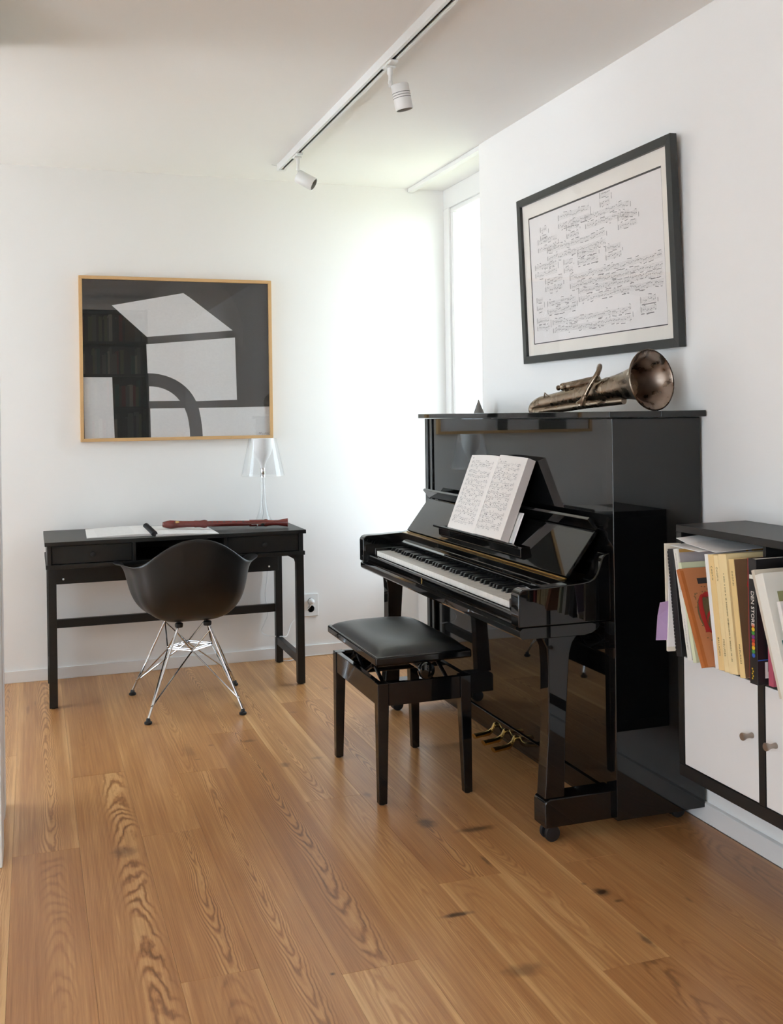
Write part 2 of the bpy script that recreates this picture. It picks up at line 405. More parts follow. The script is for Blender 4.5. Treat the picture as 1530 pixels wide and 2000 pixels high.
def notation(mb, Mx, x0, x1, yc, gap, rnd, weight=1.0, density=1.0, lines=True, dots=False, marks=0.0, bar=True, sep=4.2):
    """a two-stave system of engraved music as small flat ink shapes in the plane of Mx (x right, y up); colour 0 ink, 1 soft ink"""
    def q(a, b, c, d, mi=0): mb.poly([Mx @ Vector((p[0], p[1], 0)) for p in (a, b, c, d)], mi)
    def rect(xa, xb, ya, yb, mi=0): q((xa, ya), (xb, ya), (xb, yb), (xa, yb), mi)
    for st in (1, -1):
        y0 = yc + st * gap * sep
        if lines:
            for k in range(-2, 3): rect(x0, x1, y0 + k * gap - gap * .07, y0 + k * gap + gap * .07, 1)
        rect(x0 + gap * .5, x0 + gap * 1.6, y0 - gap * 2.4, y0 + gap * (3 if st > 0 else 1.8), 1)
        x = x0 + gap * 4
        while x < x1 - gap * 1.5:
            n = rnd.choice((1, 2, 3, 4)); n = min(n, int((x1 - x) / (gap * 2.2)) + 1)
            up = rnd.random() < .5; p = rnd.uniform(-2.5, 3); ends = []
            for k in range(n):
                p2 = p + rnd.uniform(-1.3, 1.3); xk = x + k * gap * 2.4
                if xk > x1 - gap: break
                yy = y0 + p2 * gap * .5
                q((xk, yy - gap * .45), (xk + gap * 1.3, yy - gap * .2), (xk + gap * 1.3, yy + gap * .5), (xk, yy + gap * .25))
                xs = xk + (gap * 1.2 if up else 0); ye = yy + (gap * 3.4 if up else -gap * 3.4)
                rect(xs, xs + gap * .16 * weight, min(yy, ye), max(yy, ye), 1); ends.append((xs, ye))
                if rnd.random() < .25: rect(xk - gap * .8, xk - gap * .4, yy - gap, yy + gap, 1)
            if len(ends) > 1:
                (xa, ya), (xb, yb) = ends[0], ends[-1]
                q((xa, ya - gap * .3 * weight), (xb, yb - gap * .3 * weight), (xb, yb + gap * .3 * weight), (xa, ya + gap * .3 * weight))
            x += n * gap * 2.4 + gap * rnd.uniform(.4, 3.2) / density
        if rnd.random() < marks:
            for _ in range(rnd.randint(2, 6)):
                xm = rnd.uniform(x0, x1 - gap * 5); ym = y0 - gap * 4.2
                rect(xm, xm + gap * rnd.uniform(2, 7), ym, ym + gap * .8)
    rect(x0, x0 + gap * .2, yc - gap * (sep + 2), yc + gap * (sep + 2), 1)
    if bar:
        for f in (.33, .66, 1.0):
            xb = x0 + (x1 - x0) * f; rect(xb - gap * .12, xb, yc - gap * 6.2, yc + gap * 6.2, 1)
    if dots:
        for _ in range(3): rect(x1 + gap * 2, x1 + gap * 3, yc + rnd.uniform(-5, 5) * gap, yc + rnd.uniform(5, 6) * gap - gap * 4.5, 1)


# ------------------------------------------------------------------ room
H = 2.54


def structure(name, mb, mt, parent=None, **k):
    o = part(name, mb, mt, parent, **k)
    if parent is None: o['kind'] = 'structure'
    return o


floor = structure('floor', MB().box(-3.3, 2.3, -3.6, 5.6, -0.06, -0.0135), 'tan_cover')
SEAMS = [-3.22, -3.035, -2.85, -2.66, -2.475, -2.29, -2.105, -1.92, -1.735, -1.55, -1.365, -1.18, -0.995, -0.81, -0.625, -0.44, -0.255, -0.07, .12, .305, .487, .66, .85, 1.04, 1.228, 1.41, 1.595, 1.78, 1.972]
BUTT = {17: [3.27], 18: [3.913], 19: [2.405, 3.285], 20: [1.75, 3.815], 21: [2.31, 4.24], 22: [1.4, 3.38], 23: [2.66, 4.58], 24: [2.114, 4.1], 25: [2.656, 4.7], 26: [1.5, 3.4], 27: [2.775], 16: [1.9, 4.25]}
TONE = {(21, 2.31): .80, (21, -9): 1.16, (22, 1.4): 1.08, (22, 3.38): 1.06, (23, 2.66): .90, (23, -9): 1.03, (20, 1.75): .95, (18, -9): .93, (18, 3.913): .88,
        (19, 2.405): .93, (19, 3.285): 1.04, (17, -9): .90, (17, 3.27): .99, (24, 2.114): 1.0, (24, -9): .86, (25, 2.656): .98, (25, -9): .92, (26, 1.5): 1.0, (27, -9): .68, (27, 2.775): .85,
        (20, 3.815): 1.02, (21, 4.24): .96, (23, 4.58): 1.1, (16, 1.9): 1.15, (16, 4.25): 1.0}
PITH = {(17, 3.27): .015, (17, -9): .02, (18, -9): .042, (18, 3.913): -.03, (19, 2.405): .03, (19, 3.285): .06, (20, 1.75): .0, (20, 3.815): -.04, (21, 2.31): .01, (21, -9): -.03, (23, 2.66): .02, (22, 3.38): -.03}
FIG = {(19, 3.285): .25, (18, 3.913): .15, (20, 3.815): .5, (21, 2.31): 1.35, (23, 2.66): 1.1, (18, -9): 1.35, (17, 3.27): 1.0, (19, 2.405): 1.2, (20, 1.75): 1.0, (22, 1.4): .35, (21, -9): .5, (24, 2.114): .5, (25, 2.656): .35, (26, 1.5): .4}
pr = random.Random(3)
for i in range(len(SEAMS) - 1):
    xa, xb = SEAMS[i] + .0002, SEAMS[i + 1] - .0002
    cuts = [-9] + (BUTT[i] if i in BUTT else [pr.uniform(-1, 1), pr.uniform(2, 4.5)])
    for j, a in enumerate(cuts):
        b = cuts[j + 1] if j + 1 < len(cuts) else 5.44
        a0 = max(a, -3.5) + .0002; b0 = b - .0002
        c = .0004; w = (xb - xa) / 2; l = (b0 - a0) / 2
        mb = MB().add([(sx * w, sy * l, -.0135) for sx, sy in ((-1, -1), (1, -1), (1, 1), (-1, 1))] + [(sx * w, sy * l, -c) for sx, sy in ((-1, -1), (1, -1), (1, 1), (-1, 1))]
                      + [(sx * (w - c), sy * (l - c), 0) for sx, sy in ((-1, -1), (1, -1), (1, 1), (-1, 1))],
                      [(8, 9, 10, 11)] + [(q, (q + 1) % 4, 4 + (q + 1) % 4, 4 + q) for q in range(4)] + [(4 + q, 4 + (q + 1) % 4, 8 + (q + 1) % 4, 8 + q) for q in range(4)])
        o = part('plank', mb, 'oak_plank', floor, local=True)
        o.location = ((xa + xb) / 2, (a0 + b0) / 2, 0)
        o['seed'] = pr.uniform(0, 40); o['tone'] = float(TONE.get((i, a), pr.uniform(.9, 1.08))); o['figure'] = float(FIG.get((i, a), pr.uniform(.3, .95)))
        o['pith'] = float(PITH.get((i, a), pr.uniform(-.05, .05)))

structure('ceiling', MB().box(-3.3, 2.5, -3.6, 5.6, H, H + .1), 'ceiling_paint')
structure('wall_back', MB().box(-3.3, 2.30, 5.43, 5.6, -.05, H), 'wall_paint')
structure('wall_right', MB().box(1.99, 2.26, -3.6, 4.448, -.05, H), 'wall_paint')
structure('wall_under_window', MB().box(2.023, 2.26, 4.448, 5.43, -.05, .47), 'wall_paint')
structure('added_window_infill', MB().box(2.205, 2.26, 4.448, 4.5395, .495, H), 'wall_paint')  # unseen infill, added to narrow the window and cut its light
structure('trim_1', MB().box(2.008, 2.26, 4.448, 5.43, .47, .495), 'white_paint', bevel=.003)          # window board
structure('wall_front', MB().box(-3.3, 2.26, -3.6, -3.5, -.05, H), 'wall_paint')
mbl = MB().box(-3.4, -3.3, -3.6, -3.2, -.05, H).box(-3.4, -3.3, 1.0, 3.6, -.05, H).box(-3.4, -3.3, -3.2, 1.0, 2.45, H).box(-3.4, -3.3, -3.2, 1.0, -.05, .08)
structure('wall_left', mbl, 'wall_paint')
mbl = MB().box(-1.9, -1.8, 3.4, 3.78, -.05, H).box(-1.9, -1.8, 5.32, 5.6, -.05, H).box(-1.9, -1.8, 3.78, 5.32, 2.35, H).box(-1.9, -1.8, 3.78, 5.32, -.05, .08)
structure('wall_recess', mbl, 'wall_paint')
structure('ground', MB().box(-30, 30, -30, 30, -.5, -.35), 'paving')
structure('lawn', MB().box(2.6, 30, -30, 30, -.35, -.33), 'lawn_green')
structure('wall_stub', MB().box(-3.3, -.115, 3.36, 3.58, -.05, H), 'wall_paint')
structure('trim_2', MB().box(-.27, -.0965, 3.5805, 3.72, 0, H), 'white_paint', bevel=.004)                   # far door casing
structure('trim_3', MB().box(-.27, -.0945, 3.20, 3.3595, 0, H), 'white_paint', bevel=.004)                  # near door casing
structure('baseboard_back', MB().box(-3.3, 2.023, 5.417, 5.43, 0, .058), 'white_paint', bevel=.002)
structure('baseboard_right', MB().box(1.974, 1.99, -3.5, 4.448, 0, .060), 'white_paint', bevel=.002)
structure('trim_4', MB().box(1.992, 2.024, 4.448, 5.425, H - .022, H), 'white_paint', bevel=.003)           # curtain rail on the ceiling

# window in the niche
wf = bpy.data.objects.new('window_1', None); C.objects.link(wf); wf.location = (2.22, 4.94, .495); wf['kind'] = 'structure'
mb = MB().box(2.205, 2.26, 4.54, 5.43, 2.43, H).box(2.205, 2.26, 4.54, 5.43, .495, .55).box(2.205, 2.26, 5.352, 5.43, .55, 2.43).box(2.205, 2.26, 4.54, 4.60, .55, 2.43)
part('window_frame', mb, 'white_paint', wf, bevel=.003)
part('window_sash', MB().box(2.217, 2.25, 4.60, 5.352, 2.405, 2.43).box(2.217, 2.25, 4.60, 5.352, .55, .59).box(2.217, 2.25, 5.318, 5.352, .59, 2.405).box(2.217, 2.25, 4.60, 4.63, .59, 2.405), 'white_paint', wf, bevel=.003)
part('pane', MB().box(2.232, 2.238, 4.63, 5.318, .59, 2.405), 'window_glass', wf)
# unseen rear glazing, sized for its fill light, and window of the left recess
def glazing(name, x, y0, y1, z0, z1, n):
    wf = bpy.data.objects.new(name, None); C.objects.link(wf); wf.location = (x, (y0 + y1) / 2, z0); wf['kind'] = 'structure'
    mb = MB().box(x - .03, x + .03, y0, y1, z0, z0 + .06).box(x - .03, x + .03, y0, y1, z1 - .06, z1)
    st = (y1 - y0 - .06) / n
    for k in range(n + 1): mb.box(x - .03, x + .03, y0 + k * st, y0 + k * st + .06, z0 + .06, z1 - .06)
    part('window_frame', mb, 'white_paint', wf, bevel=.003)
    for k in range(n): part('pane', MB().box(x - .003, x + .003, y0 + k * st + .06, y0 + (k + 1) * st, z0 + .06, z1 - .06), 'window_glass', wf)
glazing('window_2', -3.35, -3.2, 1.0, .08, 2.45, 3)
glazing('window_3', -1.85, 3.78, 5.32, .08, 2.35, 2)

# ------------------------------------------------------------------ writing desk
t = thing('writing_desk', 'black stained writing desk with two drawers against the back wall', 'desk', (.645, 5.11, 0))
part('tabletop', MB().box(.048, 1.238, 4.85, 5.372, .724, .742), 'black_stain', t, bevel=.0015)
part('side_panel', MB().box(.058, .076, 4.862, 5.362, .636, .724), 'black_stain', t, bevel=.001)
part('side_panel', MB().box(1.206, 1.226, 4.862, 5.362, .636, .724), 'black_stain', t, bevel=.001)
part('divider', MB().box(.428, .443, 4.864, 5.34, .64, .724), 'black_stain', t, bevel=.001)
part('divider', MB().box(.846, .861, 4.864, 5.34, .64, .724), 'black_stain', t, bevel=.001)
part('bottom_panel', MB().box(.052, 1.233, 4.856, 5.366, .621, .64), 'black_stain', t, bevel=.0015)
part('back_panel', MB().box(.076, 1.206, 5.34, 5.352, .64, .724), 'inside_black', t)
for xa, xb, kx in ((.079, .4255, .253), (.8635, 1.2035, 1.035)):
    d = part('drawer', MB().box(xa, xb, 4.868, 4.886, .6425, .7215).box(xa + .01, xb - .01, 4.886, 5.3, .645, .70), 'black_stain', t, bevel=.0012)
    part('knob', MB().lathe([(.006, 0), (.005, .008), (.011, .013), (.0125, .019), (.010, .024), (.004, .026)], (kx, 4.868, .682), (0, -1, 0), 14), 'black_stain', d, smooth=True)
part('apron', MB().box(.09, 1.20, 5.292, 5.312, .488, .621), 'black_stain', t, bevel=.0015)
for x in (.137, 1.151): part('screw_cap', MB().lathe([(.005, 0), (.005, .002), (.003, .003)], (x, 5.292, .512), (0, -1, 0), 10), 'plastic_white', t)
for x in (.060, 1.192):
    for y in (4.864, 5.328): part('leg', MB().box(x, x + .036, y, y + .036, .004, .621), 'black_stain', t, bevel=.0015)
    part('side_rail', MB().prism([(4.90, .621), (4.90, .565), (4.945, .592), (5.328, .592), (5.328, .621)], x + .006, x + .030, 'X'), 'black_stain', t, bevel=.001)
    part('side_stretcher', MB().box(x + .004, x + .032, 4.90, 5.328, .097, .137), 'black_stain', t, bevel=.0015)
    for y in (4.882, 5.346): part('foot_glide', MB().lathe([(.009, 0), (.010, .004)], (x + .018, y, 0), (0, 0, 1), 10), 'rubber', t)
part('back_stretcher', MB().box(.096, 1.192, 5.334, 5.358, .268, .309), 'black_stain', t, bevel=.0015)

# ------------------------------------------------------------------ comb bound music open on the desk
t = thing('music_folder', 'open white comb bound sheet music lying flat on the desk', 'sheet music', (.53, 5.08, .742))
def page_block(x0, x1, fold_left):
    mb = MB(); n = 12; prof = []
    for k in range(n + 1):
        f = k / n; x = x0 + (x1 - x0) * f; g = f if fold_left else 1 - f
        prof.append((x, .7445 + .0075 * math.sin(min(1, g * 1.02) * PI * .62) ** 1.4))
    return prof
for nm, x0, x1, fl, ya, yb, sk in (('left_page', .232, .522, True, 4.925, 5.318, .012), ('right_page', .536, .822, False, 4.88, 5.262, -.004)):
    pf = page_block(x0, x1, fl); n = len(pf)
    vs = [(x + (sk if y == yb else 0), y - .06 * (x - .53) * (1 if fl else 1), z) for (x, z) in pf for y in (ya, yb)] + [(x + (sk if y == yb else 0), y - .06 * (x - .53), .7421) for (x, z) in pf for y in (ya, yb)]
    fs = []
    for k in range(n - 1):
        a = 2 * k; fs += [(a, a + 1, a + 3, a + 2), (a + 2 * n, a + 2 * n + 2, a + 2 * n + 3, a + 2 * n + 1), (a, a + 2, a + 2 + 2 * n, a + 2 * n), (a + 1, a + 1 + 2 * n, a + 3 + 2 * n, a + 3)]
    fs += [(0, 2 * n, 2 * n + 1, 1), (2 * n - 2, 2 * n - 1, 4 * n - 1, 4 * n - 2)]
    p = part(nm, MB().add(vs, fs), 'paper', t, smooth=True)
    mb = MB(); rr = random.Random(5)
    for row in range(9):
        yy = ya + .03 + row * (yb - ya - .06) / 9
        k0 = 2 if fl else 3; pts = [pf[k] for k in range(k0, n - (3 if fl else 2))]
        for line in range(5):
            y = yy + line * .0042
            for (xa, za), (xb, zb) in zip(pts[:-1], pts[1:]):
                mb.poly([(xa, y - .06 * (xa - .53), za + .0006), (xb, y - .06 * (xb - .53), zb + .0006), (xb, y + .0006 - .06 * (xb - .53), zb + .0006), (xa, y + .0006 - .06 * (xa - .53), za + .0006)])
    part('music_print', mb, 'ink_soft', p)
mb = MB(); mb.tube([(.529, 4.885, .753), (.531, 5.06, .754), (.534, 5.275, .757)], .0105, 10)
for k in range(19):
    y = 4.892 + k * .0205; mb.tube([(.529 + .0126 * math.cos(a), y, .7535 + .0126 * math.sin(a)) for a in [PI * q / 8 for q in range(-1, 10)]], .0022, 5)
part('comb_spine', mb, 'black_book', t, smooth=True)

# ------------------------------------------------------------------ recorder on the desk
RA, RB = Vector((.590, 5.098, .7735)), Vector((1.180, 4.985, .7665))
ax = (RB - RA); RL = ax.length; ax.normalize()
t = thing('recorder', 'dark red wooden recorder lying across the back of the desk', 'recorder', RA)
part('head_joint', MB().lathe([(.010, 0), (.0135, .002), (.0155, .012), (.0185, .025), (.0205, .037), (.0195, .052), (.0175, .068), (.0165, .09), (.0155, .12), (.0155, .150), (.0172, .153), (.0172, .160), (.0165, .163), (.0168, .178), (.0195, .192), (.0205, .199), (.019, .207), (.0165, .213)], RA, ax, 24), 'recorder_wood', t, smooth=True, angle=60)
part('middle_joint', MB().lathe([(.0135, .211), (.0142, .24), (.0135, .33), (.0128, .415), (.0128, .418)], RA, ax, 24), 'recorder_wood', t, smooth=True)
part('foot_joint', MB().lathe([(.0165, .415), (.0168, .43), (.0165, .485), (.0182, .492), (.0182, .498), (.0155, .506), (.0135, .53), (.0140, .555), (.0175, .578), (.0215, RL), (.019, RL + .001), (.008, RL - .002)], RA, ax, 24), 'recorder_wood', t, smooth=True, angle=60)
side = ax.cross(Vector((0, 0, 1))).normalized()
up = side.cross(ax).normalized(); vw = (side * .72 + up * .70).normalized()
def on_rec(s_, r_): return RA + ax * s_ + vw * r_
part('lip_window', MB().lathe([(.0085, 0), (.0085, .0012), (.007, .0016)], on_rec(.068, .0163), vw, 14, scale=(.7, 1.5)), 'bone', t)
part('mouth_slot', MB().box(-.002, .002, -.0055, .0055, 0, .0012).xf(frame_matrix(on_rec(.058, .0175), ax, vw.cross(ax))), 'inside_black', t)
for s_ in (.237, .262, .293, .326, .352, .385): part('finger_hole', MB().lathe([(.0032, 0), (.0032, .0006)], on_rec(s_, .0139), vw, 12), 'inside_black', t)
lo = (side * .93 - up * .25).normalized()
def on_low(s_, r_): return RA + ax * s_ + lo * r_
mb = MB().tube([on_low(.425, .020), on_low(.45, .021), on_low(.49, .0195)], .0018, 8).tube([on_low(.452, .021), on_low(.455, .027) - up * .007, on_low(.44, .028) - up * .012], .0022, 8).lathe([(.0075, 0), (.0075, .003), (.003, .004)], on_low(.478, .0185), lo, 14)
part('key_lever', mb, 'chrome', t, smooth=True)

# ------------------------------------------------------------------ table lamp
LX, LY = 1.103, 5.185
t = thing('table_lamp', 'clear table lamp with transparent shade and white inner diffuser on the desk', 'lamp', (LX, LY, .742))
L0 = (LX, LY, .742)
part('glass_stem', MB().lathe([(.052, 0), (.053, .003), (.046, .012), (.034, .035), (.024, .065), (.0165, .105), (.0128, .155), (.0118, .21), (.0118, .252)], L0, (0, 0, 1), 28), 'stem_glass', t, smooth=True)
part('inner_cord', MB().tube([(LX, LY, .99), (LX + .002, LY, .92), (LX - .004, LY, .85), (LX + .001, LY, .80), (LX - .006, LY + .004, .765), (LX - .002, LY + .02, .748), (LX, LY + .048, .745)], .0014, 6), 'cord_grey', t, smooth=True)
part('metal_socket', MB().lathe([(.0125, .238), (.0125, .249), (.0118, .250), (.0118, .254), (.0125, .255), (.0125, .282), (.010, .286)], L0, (0, 0, 1), 20), 'chrome', t, smooth=True)
part('inner_diffuser', MB().lathe([(.011, .284), (.0135, .300), (.022, .322), (.037, .345), (.047, .372), (.053, .405), (.055, .434), (.053, .434), (.045, .374), (.02, .324)], L0, (0, 0, 1), 28, caps=False), 'diffuser_white', t, smooth=True)
part('lamp_shade', MB().lathe([(.109, .246), (.070, .433), (.0685, .433), (.1075, .246)], L0, (0, 0, 1), 40, caps=False).add([], []), 'acrylic', t, smooth=True)
pts = [(LX, LY + .048, .745), (1.12, 5.30, .7435), (1.125, 5.375, .7435), (1.135, 5.404, .73), (1.155, 5.41, .62), (1.17, 5.412, .52), (1.165, 5.412, .43), (1.155, 5.412, .34), (1.168, 5.412, .25), (1.15, 5.41, .20), (1.13, 5.40, .155), (1.16, 5.36, .1395), (1.21, 5.33, .1385), (1.245, 5.33, .135), (1.265, 5.36, .15), (1.29, 5.39, .19), (1.35, 5.405, .23), (1.39, 5.405, .262), (1.405, 5.395, .285)]
def smoothpath(p, n=6):
    p = [Vector(q) for q in p]; out = []
    for i in range(len(p) - 1):
        p0, p1, p2, p3 = p[max(i - 1, 0)], p[i], p[i + 1], p[min(i + 2, len(p) - 1)]
        for k in range(n):
            u = k / n
            out.append(.5 * ((2 * p1) + (p2 - p0) * u + (2 * p0 - 5 * p1 + 4 * p2 - p3) * u * u + (3 * p1 - p0 - 3 * p2 + p3) * u ** 3))
    return out + [p[-1]]
part('power_cord', MB().tube(smoothpath(pts), .0026, 6), 'plastic_white', t, smooth=True)
part('plug', MB().lathe([(.0165, 0), (.0165, .012), (.013, .022), (.006, .032), (.004, .038)], (1.405, 5.4185, .2925), (0, -1, 0), 18), 'plastic_white', t, smooth=True)
t = thing('wall_outlet', 'white double wall outlet above the baseboard right of the desk', 'outlet', (1.402, 5.43, .272))
part('cover_plate', MB().box(1.358, 1.446, 5.4215, 5.43, .212, .333), 'plastic_white', t, bevel=.003)
for z in (.2925, .252):
    part('socket', MB().lathe([(.0205, 0), (.0205, -.0006), (.0195, -.0012), (.019, .0006)], (1.405, 5.4213, z), (0, -1, 0), 24).lathe([(.0185, -.001), (.0185, .0006)], (1.405, 5.4213, z), (0, -1, 0), 24, 1), ['plastic_white', 'cord_grey'], t)
part('pin_hole', MB().lathe([(.0028, 0), (.0028, .0004)], (1.396, 5.4205, .252), (0, -1, 0), 8).lathe([(.0028, 0), (.0028, .0004)], (1.414, 5.4205, .252), (0, -1, 0), 8), 'inside_black', t)
t = thing('floor_cord', 'thin white cord looped on the floor behind the desk', 'cord', (1.26, 5.39, 0))
part('cord', MB().tube(smoothpath([(1.235, 5.413, .13), (1.235, 5.411, .08), (1.22, 5.405, .02), (1.235, 5.36, .004), (1.27, 5.345, .004), (1.30, 5.365, .004), (1.33, 5.40, .004), (1.40, 5.41, .004), (1.50, 5.411, .004)]), .0024, 6), 'plastic_white', t, smooth=True)

# ------------------------------------------------------------------ shell armchair on a wire base
CX, CY = .657, 4.715
t = thing('shell_armchair', 'black plastic shell armchair on chrome wire base facing the desk', 'chair', (CX, CY, 0))
RIM = [(0, -.262, .772, .96, .50), (.06, -.260, .764, .96, .5), (.12, -.250, .738, .95, .5), (.17, -.234, .703, .94, .5), (.213, -.207, .669, .93, .6), (.250, -.156, .651, .90, .78), (.290, -.075, .648, .74, 1.0),
       (.322, .02, .647, .68, 1.04), (.320, .09, .647, .68, 1.04), (.296, .140, .637, .74, .98), (.254, .160, .585, .92, .7), (.232, .172, .52, .95, .5), (.216, .198, .462, .95, .5), (.178, .235, .434, .96, .5), (.10, .255, .424, .96, .5), (0, .26, .422, .96, .5)]
half = []
for i in range(len(RIM) - 1):
    p0, p1, p2, p3 = RIM[max(i - 1, 0)], RIM[i], RIM[i + 1], RIM[min(i + 2, len(RIM) - 1)]
    for k in range(3):
        u = k / 3
        half.append(tuple(.5 * (2 * b + (c - a) * u + (2 * a - 5 * b + 4 * c - d) * u * u + (3 * b - a - 3 * c + d) * u ** 3) for a, b, c, d in zip(p0, p1, p2, p3)))
half.append(RIM[-1])
ring = half + [(-p[0],) + tuple(p[1:]) for p in half[-2:0:-1]]
nr = len(ring); nt_ = 16; vs = [(CX, CY - .01, .392)]
cc = Vector((0, -.01, .392))
for q in range(1, nt_ + 1):
    u = q / nt_
    for (rx, ry, rz, ws, wz) in ring:
        R_ = Vector((rx, ry, rz)); d = R_ - cc
        lowz = .392 if ry < .1 else .40
        kk = 1.07 if ry < .15 else .97; P1 = Vector((cc.x + d.x * kk, cc.y + d.y * kk, lowz - .022)); P2 = Vector((cc.x + d.x * ws * .96, cc.y + d.y * ws * .96, .40 + (rz - .40) * wz))
        p = cc * (1 - u) ** 3 + P1 * 3 * u * (1 - u) ** 2 + P2 * 3 * u * u * (1 - u) + R_ * u ** 3
        vs.append((CX + p.x, CY + p.y, p.z))
fs = [(0, 1 + k, 1 + (k + 1) % nr) for k in range(nr)]
for q in range(nt_ - 1):
    for k in range(nr):
        a, b = 1 + q * nr + k, 1 + q * nr + (k + 1) % nr
        fs.append((a, a + nr, b + nr, b))
o = part('seat_shell', MB().add(vs, fs), 'chair_plastic', t, smooth=True, angle=180)
md = o.modifiers.new('thick', 'SOLIDIFY'); md.thickness = .0065; md.offset = 0
md = o.modifiers.new('sub', 'SUBSURF'); md.levels = 1; md.render_levels = 1
FEET = [(.448, 4.476), (.848, 4.468), (.905, 4.965), (.428, 4.973)]
TOPS = [(.598, 4.605), (.722, 4.605), (.742, 4.835), (.578, 4.835)]
HUB = [(.560, 4.70, .262), (.655, 4.612, .262), (.757, 4.705, .262), (.660, 4.80, .262)]          # left, near, right, far
for (fx, fy), (tx, ty) in zip(FEET, TOPS):
    part('leg', MB().tube([(fx, fy, .020), (tx, ty, .385)], .0052, 10), 'chrome', t, smooth=True)
    part('foot', MB().lathe([(.012, 0), (.0165, .003), (.0165, .010), (.010, .014), (.009, .022), (.006, .026)], (fx, fy, 0), (0, 0, 1), 14), 'rubber', t, smooth=True)
    part('shock_mount', MB().lathe([(.016, 0), (.018, .006), (.018, .016), (.012, .020)], (tx, ty, .372), (0, 0, 1), 14), 'rubber', t, smooth=True)
for i in range(4):
    part('hub_bar', MB().tube([HUB[i], HUB[(i + 1) % 4]], .0038, 8).tube([Vector(HUB[i]) + Vector((0, 0, .008)), Vector(HUB[(i + 1) % 4]) + Vector((0, 0, .008))], .0032, 8), 'chrome', t, smooth=True)
for (f, hs) in ((0, (0, 1)), (1, (1, 2)), (2, (2, 3)), (3, (3, 0))):
    for h in hs:
        F = Vector((FEET[f][0], FEET[f][1], .035)); T_ = Vector((TOPS[f][0], TOPS[f][1], .382)); Hh = Vector(HUB[h])
        st = F.lerp(T_, .10)
        part('brace_rod', MB().tube([st, st.lerp(Hh, .06) + Vector((0, 0, -.004)), Hh], .0034, 8), 'chrome', t, smooth=True)
        part('strut_rod', MB().tube([Hh, F.lerp(T_, .92)], .0032, 8), 'chrome', t, smooth=True)

# ------------------------------------------------------------------ large picture on the back wall
t = thing('framed_picture', 'large black and white abstract picture in a light wood frame', 'picture', (.722, 5.41, 1.588))
x0, x1, z0, z1 = .231, 1.207, 1.172, 2.003; w = .0165
fr = MB()
part('frame_bar', MB().prism([(x0, z0), (x0 + w, z0 + w), (x0 + w, z1 - w), (x0, z1)], 5.397, 5.430, 'Y'), 'frame_wood', t, bevel=.0015)
part('frame_bar', MB().prism([(x1, z0), (x1, z1), (x1 - w, z1 - w), (x1 - w, z0 + w)], 5.397, 5.430, 'Y'), 'frame_wood', t, bevel=.0015)
part('frame_bar', MB().prism([(x0, z1), (x0 + w, z1 - w), (x1 - w, z1 - w), (x1, z1)], 5.397, 5.430, 'Y'), 'frame_wood', t, bevel=.0015)
part('frame_bar', MB().prism([(x0, z0), (x1, z0), (x1 - w, z0 + w), (x0 + w, z0 + w)], 5.397, 5.430, 'Y'), 'frame_wood', t, bevel=.0015)
ix0, ix1, iz0, iz1 = x0 + w, x1 - w, z0 + w, z1 - w
# the flat print: outline shapes in a 0..1 frame, u right, v up
def uv(u, v, k): return (ix0 + (ix1 - ix0) * u, 5.4120 - .0003 * k, iz0 + (iz1 - iz0) * v)
ART_BL, ART_BR, ART_TL, ART_TR = (118, 1165), (1377, 1155), (108, 82), (1380, 122)
def artpx(px, py):
    u = (px - 113) / (1378 - 113)
    top = ART_TL[1] + (ART_TR[1] - ART_TL[1]) * u; bot = ART_BL[1] + (ART_BR[1] - ART_BL[1]) * u
    return u, 1 - (py - top) / (bot - top)
def arc(cx, cy, rx, ry, a0, a1, n=14): return [(cx + rx * math.cos(math.radians(a0 + (a1 - a0) * k / n)), cy - ry * math.sin(math.radians(a0 + (a1 - a0) * k / n))) for k in range(n + 1)]
shapes = [
    (1, 1, arc(845, 470, 352, 415, -12, 180, 26) + [(535, 478), (535, 525), (530, 528), (1140, 520)]),
    (2, 2, [(305, 262), (785, 181), (830, 212), (1125, 438), (535, 478)]),
    (2, 2, [(530, 528), (1140, 486), (1148, 912), (862, 918)] + arc(536, 1015, 345, 290, 22, 90, 10)),
    (2, 2, [(545, 915), (755, 915)] + arc(545, 1010, 235, 196, 30, 90, 8)),
    (2, 2, [(113, 748), (301, 750), (312, 1165), (118, 1165)]),
    (2, 2, [(550, 965), (783, 965), (800, 1010), (810, 1060), (816, 1110), (818, 1161), (553, 1162)]),
    (2, 2, [(880, 965), (1378, 960), (1378, 1155), (905, 1160), (902, 1100), (893, 1030)])]
mb = MB().poly([uv(0, 0, 0), uv(1, 0, 0), uv(1, 1, 0), uv(0, 1, 0)], 0)
for k, mi, pts in shapes:
    q = []
    for p in pts:
        u, v = artpx(*p); q.append(uv(min(1, max(0, u)), min(1, max(0, v)), k))
    mb.poly(q, mi)
part('print', mb, ['art_black', 'art_grey', 'art_white'], t)
mb = MB(); rr = random.Random(2)
for k in range(7):
    u, v = artpx(1300 + k * 11, 1145); a, b = uv(u, v, 4), uv(u + .004, v + rr.uniform(-.006, .01), 4)
    mb.poly([a, (a[0] + .002, a[1], a[2]), (b[0] + .002, b[1], b[2]), b])
part('signature', mb, 'ink', t)
part('glass_pane', MB().box(ix0 - .003, ix1 + .003, 5.4068, 5.4088, iz0 - .003, iz1 + .003), 'picture_glass', t)
part('back_board', MB().box(ix0 - .004, ix1 + .004, 5.4123, 5.428, iz0 - .004, iz1 + .004), 'art_black', t)

